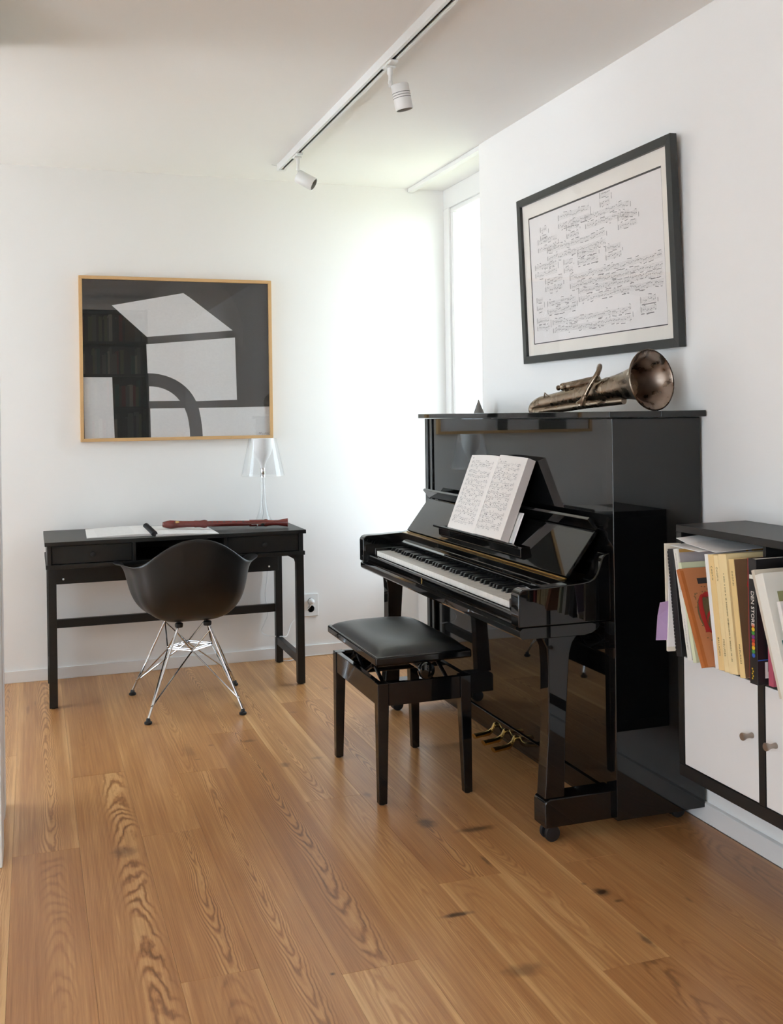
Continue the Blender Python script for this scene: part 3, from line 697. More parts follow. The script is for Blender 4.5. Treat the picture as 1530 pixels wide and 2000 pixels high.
# ------------------------------------------------------------------ music poster leaning off the right wall
TT = (Vector((1.9435, 0, 2.174)) - Vector((1.968, 0, 1.492)))
lean = math.atan2(-TT.x, TT.z)
t = thing('framed_poster', 'black framed poster of scattered music staves hanging above the piano', 'picture', (1.968, 3.397, 1.492), (0, -lean, 0))
W_, Hh_ = 1.112, TT.length
def pf(*a, **k):            # local frame: x out of the wall (negative towards the room), y along the wall, z up
    return part(*a, t, local=True, **k)
fw, mw = .030, .052
y0, y1 = -W_ / 2, W_ / 2
# seen from the room the poster's left edge is the far (+y) one
for prof in ([(y0, 0), (y0 + fw, fw), (y0 + fw, Hh_ - fw), (y0, Hh_)], [(y1, 0), (y1, Hh_), (y1 - fw, Hh_ - fw), (y1 - fw, fw)], [(y0, Hh_), (y0 + fw, Hh_ - fw), (y1 - fw, Hh_ - fw), (y1, Hh_)], [(y0, 0), (y1, 0), (y1 - fw, fw), (y0 + fw, fw)]):
    pf('frame_bar', MB().prism(prof, -.008, .018, 'X'), 'frame_black', bevel=.0012)
a, b, c_, d_ = y0 + fw, y1 - fw, fw, Hh_ - fw
a2, b2, c2, d2 = a + mw * .85, b - mw * .95, c_ + .046, d_ - .056
mb = MB().box(.0045, .006, a, a2, c_, d_).box(.0045, .006, b2, b, c_, d_).box(.0045, .006, a2, b2, c_, c2).box(.0045, .006, a2, b2, d2, d_)
pf('mat_board', mb, 'mat_board')
e_ = .004
mb = MB().box(.0063, .0068, a2 - .01, a2 + e_ * .9, c2 - .01, d2 + .01).box(.0063, .0068, b2 - e_ * .9, b2 + .01, c2 - .01, d2 + .01).box(.0063, .0068, a2, b2, c2 - .01, c2 + e_).box(.0063, .0068, a2, b2, d2 - e_ * 1.6, d2 + .01)
pf('black_border', mb, 'ink')
pf('print', MB().box(.0072, .009, a2 - .012, b2 + .012, c2 - .012, d2 + .012), 'print_paper')
mb = MB(); rr = random.Random(11)
Mx = Matrix(((0, 0, 1, .0070), (-1, 0, 0, 0), (0, 1, 0, 0), (0, 0, 0, 1)))          # x right -> -y
PW, PH = b2 - a2, d2 - c2
# (left, right) of each system and its centre height, as fractions of the print
SYS = [(.59, .665, .93, 0), (.26, .51, .885, .3), (.475, .79, .815, .3), (.10, .165, .845, 0), (.075, .245, .755, 0), (.325, .425, .79, 0), (.155, .62, .67, .7), (.71, .84, .735, .2),
    (.405, .56, .575, .3), (.615, .725, .555, .2), (.04, .235, .565, 0), (.29, .365, .545, 0), (.125, .275, .44, 0), (.335, .985, .42, 1), (.40, .985, .31, 1), (.04, .10, .31, 0), (.135, .375, .265, .9), (.035, .15, .15, 0), (.175, .775, .115, 1), (.835, .935, .155, .6)]
for (u0, u1, v, mk) in SYS:
    notation(mb, Mx, -PW / 2 + u0 * PW, -PW / 2 + u1 * PW, c2 + v * PH, .0040, rr, 1.0, 3.0, dots=u1 < .95, marks=mk, bar=False, sep=3.9)
pf('music_print', mb, ['ink_soft', 'poster_ink'])
pf('glass_pane', MB().box(.001, .003, a - .004, b + .004, c_ - .004, d_ + .004), 'print_glass')
pf('back_board', MB().box(.0092, .016, a - .004, b + .004, c_ - .004, d_ + .004), 'tan_cover')

# ------------------------------------------------------------------ upright piano
PK = 1.07; PX, PY, PZ = 1.55, 3.33, .0844           # the drawing's scale and origin: front edge of the case, keyboard centre, floor
t = thing('upright_piano', 'tall glossy black upright piano with raised lid fold and open keyboard', 'piano', (1.6585, 3.5631, 0))
def pp(name, mb, mt, parent=None, **k):
    mb.v = [((x - PX) * PK, (y - PY) * PK, (z - PZ) * PK) for (x, y, z) in mb.v]
    return part(name, mb, mt, t if parent is None else parent, local=True, **k)
LQ = 'piano_lacquer'
pp('side_panel', MB().box(1.553, 1.847, 2.579, 2.612, .128, 1.2685), LQ, bevel=.0025)
pp('side_panel', MB().box(1.553, 1.847, 4.035, 4.066, .128, 1.2685), LQ, bevel=.0025)
pp('stile', MB().box(1.559, 1.575, 2.6125, 2.646, .19, 1.268), LQ, bevel=.0015)
pp('stile', MB().box(1.559, 1.575, 4.002, 4.0345, .19, 1.268), LQ, bevel=.0015)
pp('upper_panel', MB().box(1.565, 1.585, 2.648, 4.000, .80, 1.2675), LQ, bevel=.002)
pp('lower_panel', MB().box(1.572, 1.592, 2.662, 3.986, .192, .664), LQ, bevel=.0025)
pp('bottom_rail', MB().box(1.566, 1.60, 2.6125, 4.0345, .128, .190), LQ, bevel=.002)
pp('case_back', MB().box(1.60, 1.84, 2.6125, 4.0345, .15, 1.262), 'inside_black')
pp('front_lid', MB().box(1.533, 1.70, 2.557, 4.088, 1.2705, 1.2885), LQ, bevel=.002)
pp('rear_lid', MB().box(1.7008, 1.853, 2.557, 4.088, 1.2705, 1.2885), LQ, bevel=.002)
kb = [(1.563, .693), (1.272, .693), (1.2635, .686), (1.2635, .670), (1.270, .663), (1.466, .661), (1.49, .666), (1.505, .675), (1.515, .686), (1.520, .6925)]
pp('keybed', MB().prism(kb, 2.594, 4.061), LQ, bevel=.002)
armp = [(1.262, .6945), (1.260, .70), (1.260, .782), (1.263, .790), (1.270, .797), (1.279, .800), (1.342, .8015), (1.408, .8045), (1.460, .807), (1.482, .810), (1.497, .817), (1.507, .829), (1.514, .845), (1.520, .862), (1.526, .876), (1.535, .8845), (1.547, .887), (1.5525, .8875), (1.5525, .6945)]
for y in (2.594, 4.012): pp('arm', MB().prism(armp, y, y + .049), LQ, bevel=.004, segs=3)
pp('key_slip', MB().prism([(1.272, .6945), (1.284, .6945), (1.287, .722), (1.283, .728), (1.276, .727), (1.272, .72)], 2.6435, 4.0115), LQ, bevel=.0012)
pp('lock_plate', MB().box(1.2708, 1.2722, 3.375, 3.383, .70, .72), 'brass', bevel=.0005)
for ya, yb in ((2.6435, 2.717), (3.947, 4.0115)): pp('cheek_block', MB().box(1.290, 1.43, ya, yb, .694, .756), LQ, bevel=.003)
# keys: A0 at the far end (+y) to C8 at the near end
wk = None; kl = 3.944
for i in range(52):
    yb = kl - i * .0235
    if wk is None:
        mb = MB().box(1.2965, 1.44, -.0232, -.0003, .725, .745); mb.v = [(x, y + PY, z) for (x, y, z) in mb.v]
        wk = pp('white_key', mb, 'ivory', bevel=.0012)
        wk.location = (0, (yb - PY) * PK, 0)
    else: dup(wk, t, (0, (yb - PY) * PK, 0))
bk = None
for i in range(51):
    if i % 7 in (0, 2, 3, 5, 6):         # above A, C, D, F, G
        sh = {0: .0, 2: .0025, 3: -.0025, 5: .003, 6: .0}[i % 7]
        yc = kl - (i + 1) * .0235 + sh
        if bk is None:
            mb = MB().prism([(1.347, .7452), (1.349, .7465), (1.3525, .7565), (1.357, .7585), (1.44, .7585), (1.44, .7452)], -.0052, .0052)
            mb.v = [(x, y + PY, z) for (x, y, z) in mb.v]
            bk = pp('black_key', mb, 'ebony', bevel=.0012); bk.location = (0, (yc - PY) * PK, 0)
        else: dup(bk, t, (0, (yc - PY) * PK, 0))
pp('name_rail', MB().prism([(1.416, .752), (1.4235, .752), (1.4235, .806), (1.436, .806), (1.436, .740), (1.428, .740)], 2.6435, 4.0115), LQ, bevel=.001)
pp('felt_strip', MB().box(1.427, 1.45, 2.72, 3.944, .7455, .7515), 'red_book')
pp('key_cover_strip', MB().prism([(1.398, .770), (1.4225, .777), (1.4225, .786), (1.399, .777)], 2.717, 3.9465), LQ, bevel=.0015)
pp('hinge', MB().box(1.4235, 1.4455, 2.664, 4.0, .8065, .8085).tube([(1.4455, 2.664, .8095), (1.4455, 4.0, .8095)], .0026, 8), 'old_brass')
mb = MB()
for k in range(24): mb.lathe([(.0022, 0), (.0016, .0006)], (1.433, 2.69 + k * .0565, .8085), (0, 0, 1), 8)
pp('hinge_screw', mb, 'steel')
fd = Vector((.1, 0, .13)).normalized(); fn = Vector((-.13, 0, .1)).normalized()
def fbpt(s, n, y): v = Vector((1.4475, y, .812)) + fd * s + fn * n; return tuple(v)
def fbox(s0, s1, n0, n1, ya, yb): return [fbpt(s, n, y) for (s, n, y) in ((s0, n0, ya), (s1, n0, ya), (s1, n0, yb), (s0, n0, yb), (s0, n1, ya), (s1, n1, ya), (s1, n1, yb), (s0, n1, yb))]
BF = [(3, 2, 1, 0), (4, 5, 6, 7), (0, 1, 5, 4), (1, 2, 6, 5), (2, 3, 7, 6), (3, 0, 4, 7)]
pp('fallboard', MB().add(fbox(.002, .160, -.006, .006, 2.662, 3.998), BF), LQ, bevel=.002)
pp('fallboard_lip', MB().prism([(1.5425, .9435), (1.5505, .9500), (1.5235, .9835), (1.5160, .9765)], 2.660, 4.0), LQ, bevel=.0015)
pp('lip_hinge', MB().tube([(1.553, 2.67, .9515), (1.553, 3.99, .9515)], .003, 8), 'dark_metal')
# music ledge on the fallboard
mb = MB()
ld = [(1.4520, .8640), (1.4465, .8600), (1.4475, .8330), (1.4570, .8285), (1.478, .850), (1.498, .872), (1.485, .8655)]
pp('desk_ledge', MB().prism(ld, 2.958, 3.655), LQ, bevel=.0025)
pp('ledge_lip', MB().box(1.4445, 1.4505, 2.985, 3.707, .8585, .8665), LQ, bevel=.0015)
# legs, toe blocks, casters, pedals
for y in (2.602, 3.984):
    lp = [(1.338, .2105), (1.352, .40), (1.3535, .575), (1.350, .63), (1.335, .661), (1.446, .661), (1.430, .640), (1.421, .612), (1.417, .575), (1.405, .40), (1.3985, .2105)]
    pp('leg', MB().prism(lp, y, y + .052), LQ, bevel=.003)
for y in (2.598, 3.968):
    pp('toe_block', MB().prism([(1.352, .210), (1.340, .205), (1.336, .195), (1.336, .130), (1.565, .130), (1.565, .210)], y, y + .072), LQ, bevel=.004)
for (x, y) in ((1.372, 2.632), (1.40, 4.012), (1.800, 2.655), (1.800, 3.99)):
    cpart = pp('caster', MB().box(x - .014, x + .014, y - .007, y + .007, .105, .129).box(x - .022, x + .022, y - .020, y + .020, .1265, .131), 'dark_metal', bevel=.003)
    for s_ in (-1, 1):
        w_ = pp('wheel', MB().lathe([(.012, -.008), (.021, -.007), (.0235, -.003), (.0235, .003), (.021, .007), (.012, .008)], (x - .006, y + s_ * .0145, PZ + .0235), (0, 1, 0), 20), 'rubber', cpart, smooth=True)
for y in (3.418, 3.336, 3.254):
    mb = MB()
    path = [(1.584, y, .156), (1.568, y, .170), (1.556, y, .166), (1.548, y, .150), (1.535, y, .142), (1.51, y, .139), (1.478, y, .1365)]
    ws = [.009, .010, .010, .0105, .012, .014, .0175]
    n = 8
    for (p, w_) in zip(path, ws):
        for k in range(n):
            a = 2 * PI * k / n + PI / 8
            mb.v.append((p[0], p[1] + math.copysign(min(abs(math.cos(a)) * w_ * 1.1, w_), math.cos(a)), p[2] + math.sin(a) * (.008 if w_ > .0125 else .0095)))
    for i in range(len(path) - 1): mb.f += [(i * n + k, i * n + (k + 1) % n, (i + 1) * n + (k + 1) % n, (i + 1) * n + k) for k in range(n)]
    mb.f += [tuple(range(n))[::-1], tuple(range((len(path) - 1) * n, len(path) * n))]; mb.m = [0] * len(mb.f)
    pp('pedal', mb, 'brass', smooth=True, angle=50)
def kpt(x, y, z): return (1.6585 + (x - PX) * PK, 3.5631 + (y - PY) * PK, (z - PZ) * PK)

# open music book on the piano's desk
ang = math.radians(21.6)
b0 = kpt(1.4575, 3.318, .8665)
t = thing('music_book', 'thick open white music book standing on the piano desk', 'book', b0, (0, ang, 0))
BW, BH = .532, .302                                   # width along the wall, height up the slope
mb = MB(); n = 28; top = []
for k in range(n + 1):
    f = k / n; y = BW / 2 - BW * f                    # from the left page's outer edge (+y) to the right page's (-y)
    g = f - .47
    th = (.012 + .004 * math.sin(f / .47 * PI)) if f < .47 else (.012 + .020 * (1 - math.exp(-(g) / .07)))
    th -= .006 * math.exp(-(g / .028) ** 2)
    top.append((y, -th))
vs = []
for z in (0, BH):
    vs += [(x, y, z + (.006 * (1 - abs(2 * k / n - 1)) if z else 0)) for k, (y, x) in enumerate(top)]
    vs += [(0, y, z) for (y, x) in top]
m_ = 2 * (n + 1); fs = []
for k in range(n):
    fs += [(k, k + 1, m_ + k + 1, m_ + k), (n + 1 + k, m_ + n + 1 + k, m_ + n + 2 + k, n + 2 + k), (k, n + 1 + k, n + 2 + k, k + 1), (m_ + k, m_ + k + 1, m_ + n + 2 + k, m_ + n + 1 + k)]
fs += [(0, m_, m_ + n + 1, n + 1), (n, 2 * n + 1, m_ + 2 * n + 1, m_ + n)]
mb.add(vs, fs); mb.m = [0] * n * 4 + [1, 1]
for k in range(n): mb.m[4 * k + 2] = 1; mb.m[4 * k + 3] = 1
part('pages', mb, ['page_cream', 'page_edge'], t, local=True, smooth=True, angle=40)
mb = MB(); rr = random.Random(4)
def on_page(side, xloc, z):                           # xloc metres from the page's left edge
    y = (BW / 2 - xloc) if side == 0 else (BW / 2 - BW * .47 - xloc)
    f = (BW / 2 - y) / BW * n; k = max(0, min(n - 1, int(f))); u = f - k
    return (top[k][1] * (1 - u) + top[k + 1][1] * u - .0007, y, z)
for side, xa, xb in ((0, .030, .226), (1, .036, .246)):
    for s_ in range(7):
        zc = .266 - s_ * .0375
        flat = MB(); notation(flat, Matrix.Identity(4), xa if not (side == 1 and s_ == 0) else xa + .012, xb, zc, .0019, rr, 1.35, 1.6)
        flat.v = [on_page(side, v[0], v[1] + .0) for v in flat.v]
        mb.add(flat.v, flat.f); mb.m[-len(flat.f):] = flat.m
part('music_print', mb, ['page_ink', 'ink_soft'], t, local=True)
for txt, side, xl in (('12', 0, .024), ('13', 1, .05)):
    p = on_page(side, xl, .288)
    text_part('page_number', txt, .008, 'ink', t, Matrix(((0, 0, 1, p[0]), (-1, 0, 0, p[1]), (0, 1, 0, p[2]), (0, 0, 0, 1))))
t = thing('music_booklet', 'thin white booklet tucked behind the thick open music book', 'book', kpt(1.463, 3.106, .8665), (0, ang + .01, 0))
part('pages', MB().box(-.001, .004, -.052, .10, 0, .105), 'paper', t, local=True, bevel=.001)
part('cover', MB().box(.0042, .0054, -.060, .10, 0, .112), 'print_paper', t, local=True)

# ------------------------------------------------------------------ small brass horn on the lid
LIDZ = (1.2885 - PZ) * PK
B_, E_ = Vector((1.822, 2.785, LIDZ + .0965)), Vector((1.700, 3.325, LIDZ + .0285))
ha = (E_ - B_); HL = ha.length; ha.normalize()
t = thing('brass_horn', 'tarnished brass horn lying on top of the piano', 'horn', (1.76, 3.05, LIDZ))
prof = [(.0955, .000), (.0975, .0015), (.0965, .004), (.084, .011), (.072, .024), (.062, .042), (.053, .07), (.046, .105), (.0405, .15), (.0365, .21), (.033, .28), (.0295, .36), (.0265, .44), (.0245, HL - .02)]
inner = [(r - .0022, h + (.0005 if i else 0)) for i, (r, h) in enumerate(prof[:10])]
part('bell', MB().lathe(prof[:8], B_, ha, 48, caps=False).lathe(inner[:8] + [(.012, .20), (.001, .25)], B_, ha, 48, 1, caps=False), ['horn_silver', 'horn_bell'], t, smooth=True, angle=80)
part('main_tube', MB().lathe(prof[7:], B_, ha, 28), 'horn_silver', t, smooth=True)
dn = Vector((0, 0, -1)); dn = (dn - ha * dn.dot(ha)).normalized(); sd = ha.cross(dn).normalized()
if sd.x > 0: sd = -sd                                 # towards the room
def hp(s, u, v): return B_ + ha * s + sd * u - dn * v  # s from the bell, u towards the room, v up
bow = [hp(HL - .022, 0, 0), hp(HL - .004, 0, -.002), hp(HL + .012, .002, -.008), hp(HL + .018, .004, -.016), hp(HL + .012, .006, -.0235), hp(HL - .008, .008, -.0275)]
part('bow', MB().tube(smoothpath(bow, 4), [.0245 - .0095 * k / (len(smoothpath(bow, 4)) - 1) for k in range(len(smoothpath(bow, 4)))], 20), 'horn_silver', t, smooth=True)
part('return_tube', MB().tube([hp(HL - .008, .008, -.0275), hp(.30, .004, -.036), hp(.13, .0, -.047)], [.0145, .0135, .012], 18), 'horn_silver', t, smooth=True)
for s_, r_ in ((HL - .11, .0262), (.19, .039), (.33, .032)): part('ferrule', MB().lathe([(r_ - .003, -.006), (r_, -.004), (r_, .004), (r_ - .003, .006)], B_ + ha * s_, ha, 28), 'horn_silver', t, smooth=True)
for u, v, sa, sb in ((-.012, .043, .26, .435), (.012, .036, .24, .375), (-.034, .03, .26, .40)):
    part('valve', MB().lathe([(.008, sa - .012), (.0115, sa - .010), (.0115, sa), (.0125, sa + .002), (.0125, sb - .02), (.0135, sb - .018), (.0135, sb - .006), (.006, sb), (.005, sb + .012), (.009, sb + .014), (.009, sb + .018)], hp(0, u, v), ha, 18), 'horn_silver', t, smooth=True, angle=50)
mp = [hp(.30, .0, .030), hp(.255, -.012, .055), hp(.235, -.006, .078), hp(.215, .008, .080), hp(.205, .022, .066), hp(.215, .036, .040), hp(.235, .048, .010), hp(.248, .056, -.014)]
part('mouthpipe', MB().tube(smoothpath(mp, 5), .0078, 14), 'horn_silver', t, smooth=True)
mdir = (mp[-1] - mp[-2]).normalized()
part('mouthpiece', MB().lathe([(.007, -.004), (.0092, 0), (.0085, .010), (.0105, .020), (.0155, .028), (.0172, .032), (.0165, .036), (.012, .034), (.005, .026)], mp[-1], mdir, 24), 'horn_silver', t, smooth=True, angle=60)
part('brace', MB().tube([hp(HL - .09, .018, .014), hp(HL - .075, .024, .03), hp(HL - .06, .018, .012)], .0025, 8), 'horn_silver', t, smooth=True)

t = thing('cone_figurine', 'small grey cone figurine with forked tip on the far end of the lid', 'figurine', (1.905, 4.30, LIDZ))
part('cone', MB().lathe([(.0235, 0), (.0235, .002), (.0035, .058), (.0028, .060)], (1.905, 4.30, LIDZ), (0, 0, 1), 20), 'cone_grey', t, smooth=True, angle=40)
part('fork', MB().tube([(1.905, 4.30, LIDZ + .057), (1.902, 4.308, LIDZ + .072)], .0011, 6).tube([(1.905, 4.30, LIDZ + .057), (1.908, 4.292, LIDZ + .072)], .0011, 6), 'steel', t)

# ------------------------------------------------------------------ piano bench
t = thing('piano_bench', 'adjustable black piano bench with padded leather seat', 'bench', (1.23, 3.53, 0))
bx0, bx1, by0, by1 = 1.066, 1.400, 3.255, 3.795
lg = .0385
for x in (bx0, bx1 - lg):
    for y in (by0, by1 - lg):
        cx = x + (.0 if x == bx0 else .010); cy = y + (.0 if y == by0 else .010)
        top_ = [(x, y), (x + lg, y), (x + lg, y + lg), (x, y + lg)]; bt = [(cx, cy), (cx + lg - .010, cy), (cx + lg - .010, cy + lg - .010), (cx, cy + lg - .010)]
        vs = [(a, b, .003) for a, b in bt] + [(a, b, .32) for a, b in top_] + [(a, b, .401) for a, b in top_]
        fs = [(3, 2, 1, 0), (8, 9, 10, 11)] + [(k, (k + 1) % 4, 4 + (k + 1) % 4, 4 + k) for k in range(4)] + [(4 + k, 4 + (k + 1) % 4, 8 + (k + 1) % 4, 8 + k) for k in range(4)]
        part('leg', MB().add(vs, fs), 'bench_lacquer', t, bevel=.0025)
        part('foot_pad', MB().lathe([(.010, 0), (.010, .0035)], (cx + .014, cy + .014, 0), (0, 0, 1), 10), 'rubber', t)
for y in (by0 + .003, by1 - .022): part('apron', MB().box(bx0 + lg + .0005, bx1 - lg - .0005, y, y + .019, .325, .4005), 'bench_lacquer', t, bevel=.002)
for x in (bx0 + .003, bx1 - .022): part('apron', MB().box(x, x + .019, by0 + lg + .0005, by1 - lg - .0005, .325, .4005), 'bench_lacquer', t, bevel=.002)
sx0, sx1, sy0, sy1 = 1.052, 1.395, 3.232, 3.818
part('seat_board', MB().box(sx0, sx1, sy0, sy1, .465, .494), 'bench_lacquer', t, bevel=.007, segs=3)
N_ = 24; vs = []; fs = []
for i in range(N_ + 1):
    for j in range(N_ + 1):
        u, v = 2 * i / N_ - 1, 2 * j / N_ - 1
        h = max(0, (1 - abs(u) ** 3.2)) ** .55 * max(0, (1 - abs(v) ** 4.2)) ** .55
        vs.append((sx0 + .007 + (sx1 - sx0 - .014) * i / N_, sy0 + .007 + (sy1 - sy0 - .014) * j / N_, .4935 + .034 * h - .004 * math.exp(-(u * u + v * v) * 2.5)))
for i in range(N_):
    for j in range(N_): a = i * (N_ + 1) + j; fs.append((a, a + N_ + 1, a + N_ + 2, a + 1))
part('seat_cushion', MB().add(vs, fs), 'leather', t, smooth=True, angle=180)
mb = MB()
for x in (1.115, 1.345):
    part('scissor_arm', MB().tube([(x, 3.33, .372), (x, 3.53, .462)], .007, 8).tube([(x, 3.55, .372), (x, 3.36, .462)], .007, 8), 'dark_metal', t, smooth=True)
    part('scissor_arm', MB().tube([(x, 3.55, .372), (x, 3.73, .462)], .007, 8).tube([(x, 3.74, .372), (x, 3.57, .462)], .007, 8), 'dark_metal', t, smooth=True)
for y in (3.34, 3.545, 3.735): part('cross_rod', MB().tube([(bx0 + .024, y, .374), (bx1 - .024, y, .374)], .0065, 8), 'dark_metal', t, smooth=True)
for y in (3.43, 3.64): part('cross_rod', MB().tube([(1.10, y, .420), (1.36, y, .420)], .0065, 8), 'dark_metal', t, smooth=True)
part('spindle', MB().tube([(1.222, 3.235, .436), (1.222, 3.70, .436)], .006, 8), 'steel', t, smooth=True)
part('base_plate', MB().box(bx0 + .024, bx1 - .024, by0 + .06, by0 + .10, .335, .345).box(bx0 + .024, bx1 - .024, by1 - .10, by1 - .06, .335, .345), 'inside_black', t)
part('adjust_knob', MB().lathe([(.012, 0), (.0245, .003), (.029, .009), (.029, .019), (.026, .0255), (.016, .0295), (.004, .0308)], (1.224, 3.234, .441), (0, -1, 0), 28), 'piano_lacquer', t, smooth=True, angle=40)
part('knob_stem', MB().tube([(1.222, 3.250, .440), (1.222, 3.262, .440)], .009, 10), 'chrome', t, smooth=True)

# ------------------------------------------------------------------ wall bookcase with two doors
FX = 1.745
t = thing('wall_bookcase', 'black wall mounted bookcase with white doors beside the piano', 'bookcase', (1.865, 2.0, .245))
part('top_board', MB().box(FX, 1.985, 1.15, 2.557, .942, .962), 'shelf_black', t, bevel=.001)
part('bottom_board', MB().box(FX, 1.985, 1.15, 2.557, .245, .279), 'shelf_black', t, bevel=.001)
part('end_panel', MB().box(FX, 1.985, 2.533, 2.557, .2795, .9415), 'shelf_black', t, bevel=.001)
part('middle_shelf', MB().box(FX + .001, 1.98, 1.16, 2.5325, .590, .605), 'shelf_black', t, bevel=.001)
for y in (2.186, 1.815, 1.45): part('divider', MB().box(FX, 1.98, y, y + .0245, .2795, .589), 'shelf_black', t, bevel=.001)
for y in (2.1870, 1.83): part('shelf_divider', MB().box(FX + .012, 1.977, y, y + .0105, .6055, .9415), 'shelf_black', t, bevel=.001)
part('back_panel', MB().box(1.978, 1.985, 1.16, 2.5325, .28, .9415), 'inside_black', t)
for ya, yb, ky in ((2.2125, 2.531, 2.236), (1.8415, 2.184, 2.146)):
    d = part('door', MB().box(FX + .002, FX + .018, ya, yb, .2815, .588), 'white_lacquer', t, bevel=.0015)
    part('knob', MB().lathe([(.0075, 0), (.0075, .003), (.0058, .010), (.0062, .018), (.0098, .027), (.0105, .031), (.009, .033)], (FX + .002, ky, .4485), (-1, 0, 0), 20), 'steel', d, smooth=True, angle=50)

# ------------------------------------------------------------------ books on its shelf, far to near
SH = .6052
def book(name, label, x, y, th, h, d, tilt, cov, edge='page_cream', yaw=0.0, soft=False, group=None, z=SH, cat='book'):
    """spine at x facing the room, y is the far bottom corner of the spine, leaning by tilt (top towards the piano)"""
    t = thing(name, label, cat, (x, y, z), (-tilt, 0, yaw), group)
    c = .0012 if soft else .0022
    part('cover', MB().box(0, d, -c, 0, 0, h).box(0, d, -th, -th + c, 0, h).box(0, c, -th + c, -c, 0, h), cov, t, local=True, bevel=.0006)
    part('pages', MB().box(c, d - .003, -th + c, -c, .002, h - .002), edge, t, local=True)
    return t
def spine_text(t, txt, size, mt, th, z, y=None, down=True, dx=.0004, space=1.0):
    """lettering along the spine, read from the top down"""
    yy = -th / 2 + size * .36 if y is None else y
    return text_part('spine_lettering', txt, size, mt, t, Matrix(((0, 0, -1, -dx), (0, -1, 0, yy), (-1, 0, 0, z), (0, 0, 0, 1))), space=space)
def spine_marks(t, size, mt, th, z0, z1):
    """print on a spine too small to read: a row of letter-sized ticks"""
    mb = MB(); z = z1; rr = random.Random(int(z1 * 1e4))
    while z > z0:
        w_ = size * rr.uniform(.12, .3); h_ = size * rr.uniform(.5, .8)
        if rr.random() > .14: mb.poly([(-.0005, -th / 2 + h_ / 2, z), (-.0005, -th / 2 - h_ / 2, z), (-.0005, -th / 2 - h_ / 2, z - w_), (-.0005, -th / 2 + h_ / 2, z - w_)])
        z -= w_ + size * .22
    return part('spine_print', mb, mt, t, local=True)
def flat_text(t, txt, size, mt, x, z, th, nm='cover_lettering', align='LEFT'):
    """lettering on the near cover (facing -y)"""
    return text_part(nm, txt, size, mt, t, Matrix(((1, 0, 0, x), (0, 0, -1, -th - .0004), (0, 1, 0, z), (0, 0, 0, 1))), align=align)
a_ = math.radians
t = thing('loose_sheet', 'lilac paper sheet hanging out at the far left of the bookshelf', 'paper', (1.668, 2.541, .638), (a_(4), 0, a_(-9)))
part('sheet', MB().add([(0, .012, -.002), (.0, .004, .07), (.003, -.004, .11), (.07, -.006, .12), (.07, -.002, .0)] + [(0, .0110, -.002), (.0, .003, .07), (.003, -.005, .11), (.07, -.007, .12), (.07, -.003, .0)],
                       [(0, 1, 2, 3, 4), (9, 8, 7, 6, 5), (0, 5, 6, 1), (1, 6, 7, 2), (2, 7, 8, 3), (3, 8, 9, 4), (4, 9, 5, 0)]), 'lilac_paper', t, local=True)
b = book('thin_book', 'thin cream book at the far left end of the bookshelf', 1.700, 2.546, .009, .305, .07, a_(1.5), 'cream_book', 'tan_cover', soft=True, yaw=a_(-12))
t = thing('loose_sheet', 'grey white paper poking out between the thin cream book and black folder', 'paper', (1.686, 2.520, .624), (a_(0), 0, a_(-8)))
part('sheet', MB().add([(0, .004, .0), (.004, .0, .11), (.004, -.004, .20), (.13, -.006, .20), (.13, -.002, .0)] + [(0, -.004, .0), (.004, -.004, .11), (.004, -.006, .20), (.13, -.008, .20), (.13, -.004, .0)],
                       [(0, 1, 2, 3, 4), (9, 8, 7, 6, 5), (0, 5, 6, 1), (1, 6, 7, 2), (2, 7, 8, 3), (3, 8, 9, 4), (4, 9, 5, 0)]), 'print_paper', t, local=True)
b = book('brown_book', 'brown and white book standing behind the black folder', 1.703, 2.500, .013, .27, .26, a_(3), 'cream_book', 'tan_cover', soft=True)
b = book('black_folder', 'black folder with a ragged edge, second from the left of the shelf', 1.690, 2.482, .027, .296, .28, a_(7.2), 'black_book', 'black_book')
mb = MB(); rr = random.Random(9)
for k in range(30): z = .01 + k * .0094; mb.box(-.0012, .0002, -.003 - rr.uniform(0, .001), .0012, z, z + .0075)
part('binding_tooth', mb, 'black_book', b, local=True)
b = book('white_book', 'white spined book with gold bordered grey cover', 1.688, 2.428, .020, .303, .285, a_(11.6), 'white_book', 'page_cream')
part('cover_sleeve', MB().box(.004, .284, -.0208, -.0202, .004, .300), 'plastic_sleeve', b, local=True)
part('gold_border', MB().box(.004, .284, -.0214, -.0208, .292, .301).box(.225, .232, -.0214, -.0208, .05, .292).box(.245, .284, -.0214, -.0208, .0, .292), 'gold_card', b, local=True)
spine_marks(b, .0045, 'ink_soft', .020, .18, .29); spine_marks(b, .0045, 'ink_soft', .020, .03, .11)
t = thing('loose_papers', 'white loose papers lying on top of the leftmost books', 'paper', (1.70, 2.50, .9075), (a_(1), a_(-3), 0))
part('sheet', MB().box(0, .24, -.115, .02, 0, .0015), 'paper', t, local=True)
part('curled_sheet', MB().add([(.02, -.16, .002), (.23, -.19, .003), (.23, -.05, .014), (.02, -.03, .010), (.015, .012, .020), (.22, .0, .024)] + [(.02, -.16, .003), (.23, -.19, .004), (.23, -.05, .015), (.02, -.03, .011), (.015, .012, .021), (.22, .0, .025)],
                              [(0, 1, 2, 3), (3, 2, 5, 4), (9, 8, 7, 6), (10, 11, 8, 9), (0, 6, 7, 1), (1, 7, 8, 2), (2, 8, 11, 5), (5, 11, 10, 4), (4, 10, 9, 3), (3, 9, 6, 0)]), 'print_paper', t, local=True)
b = book('green_booklet', 'pale green booklet between white book and orange songbook', 1.684, 2.396, .014, .27, .27, a_(13.8), 'green_book', 'page_cream', soft=True)
b = book('orange_songbook', 'worn orange songbook with large red ornamental number six', 1.670, 2.338, .015, .268, .255, a_(24), 'orange_book', 'page_edge', soft=True)
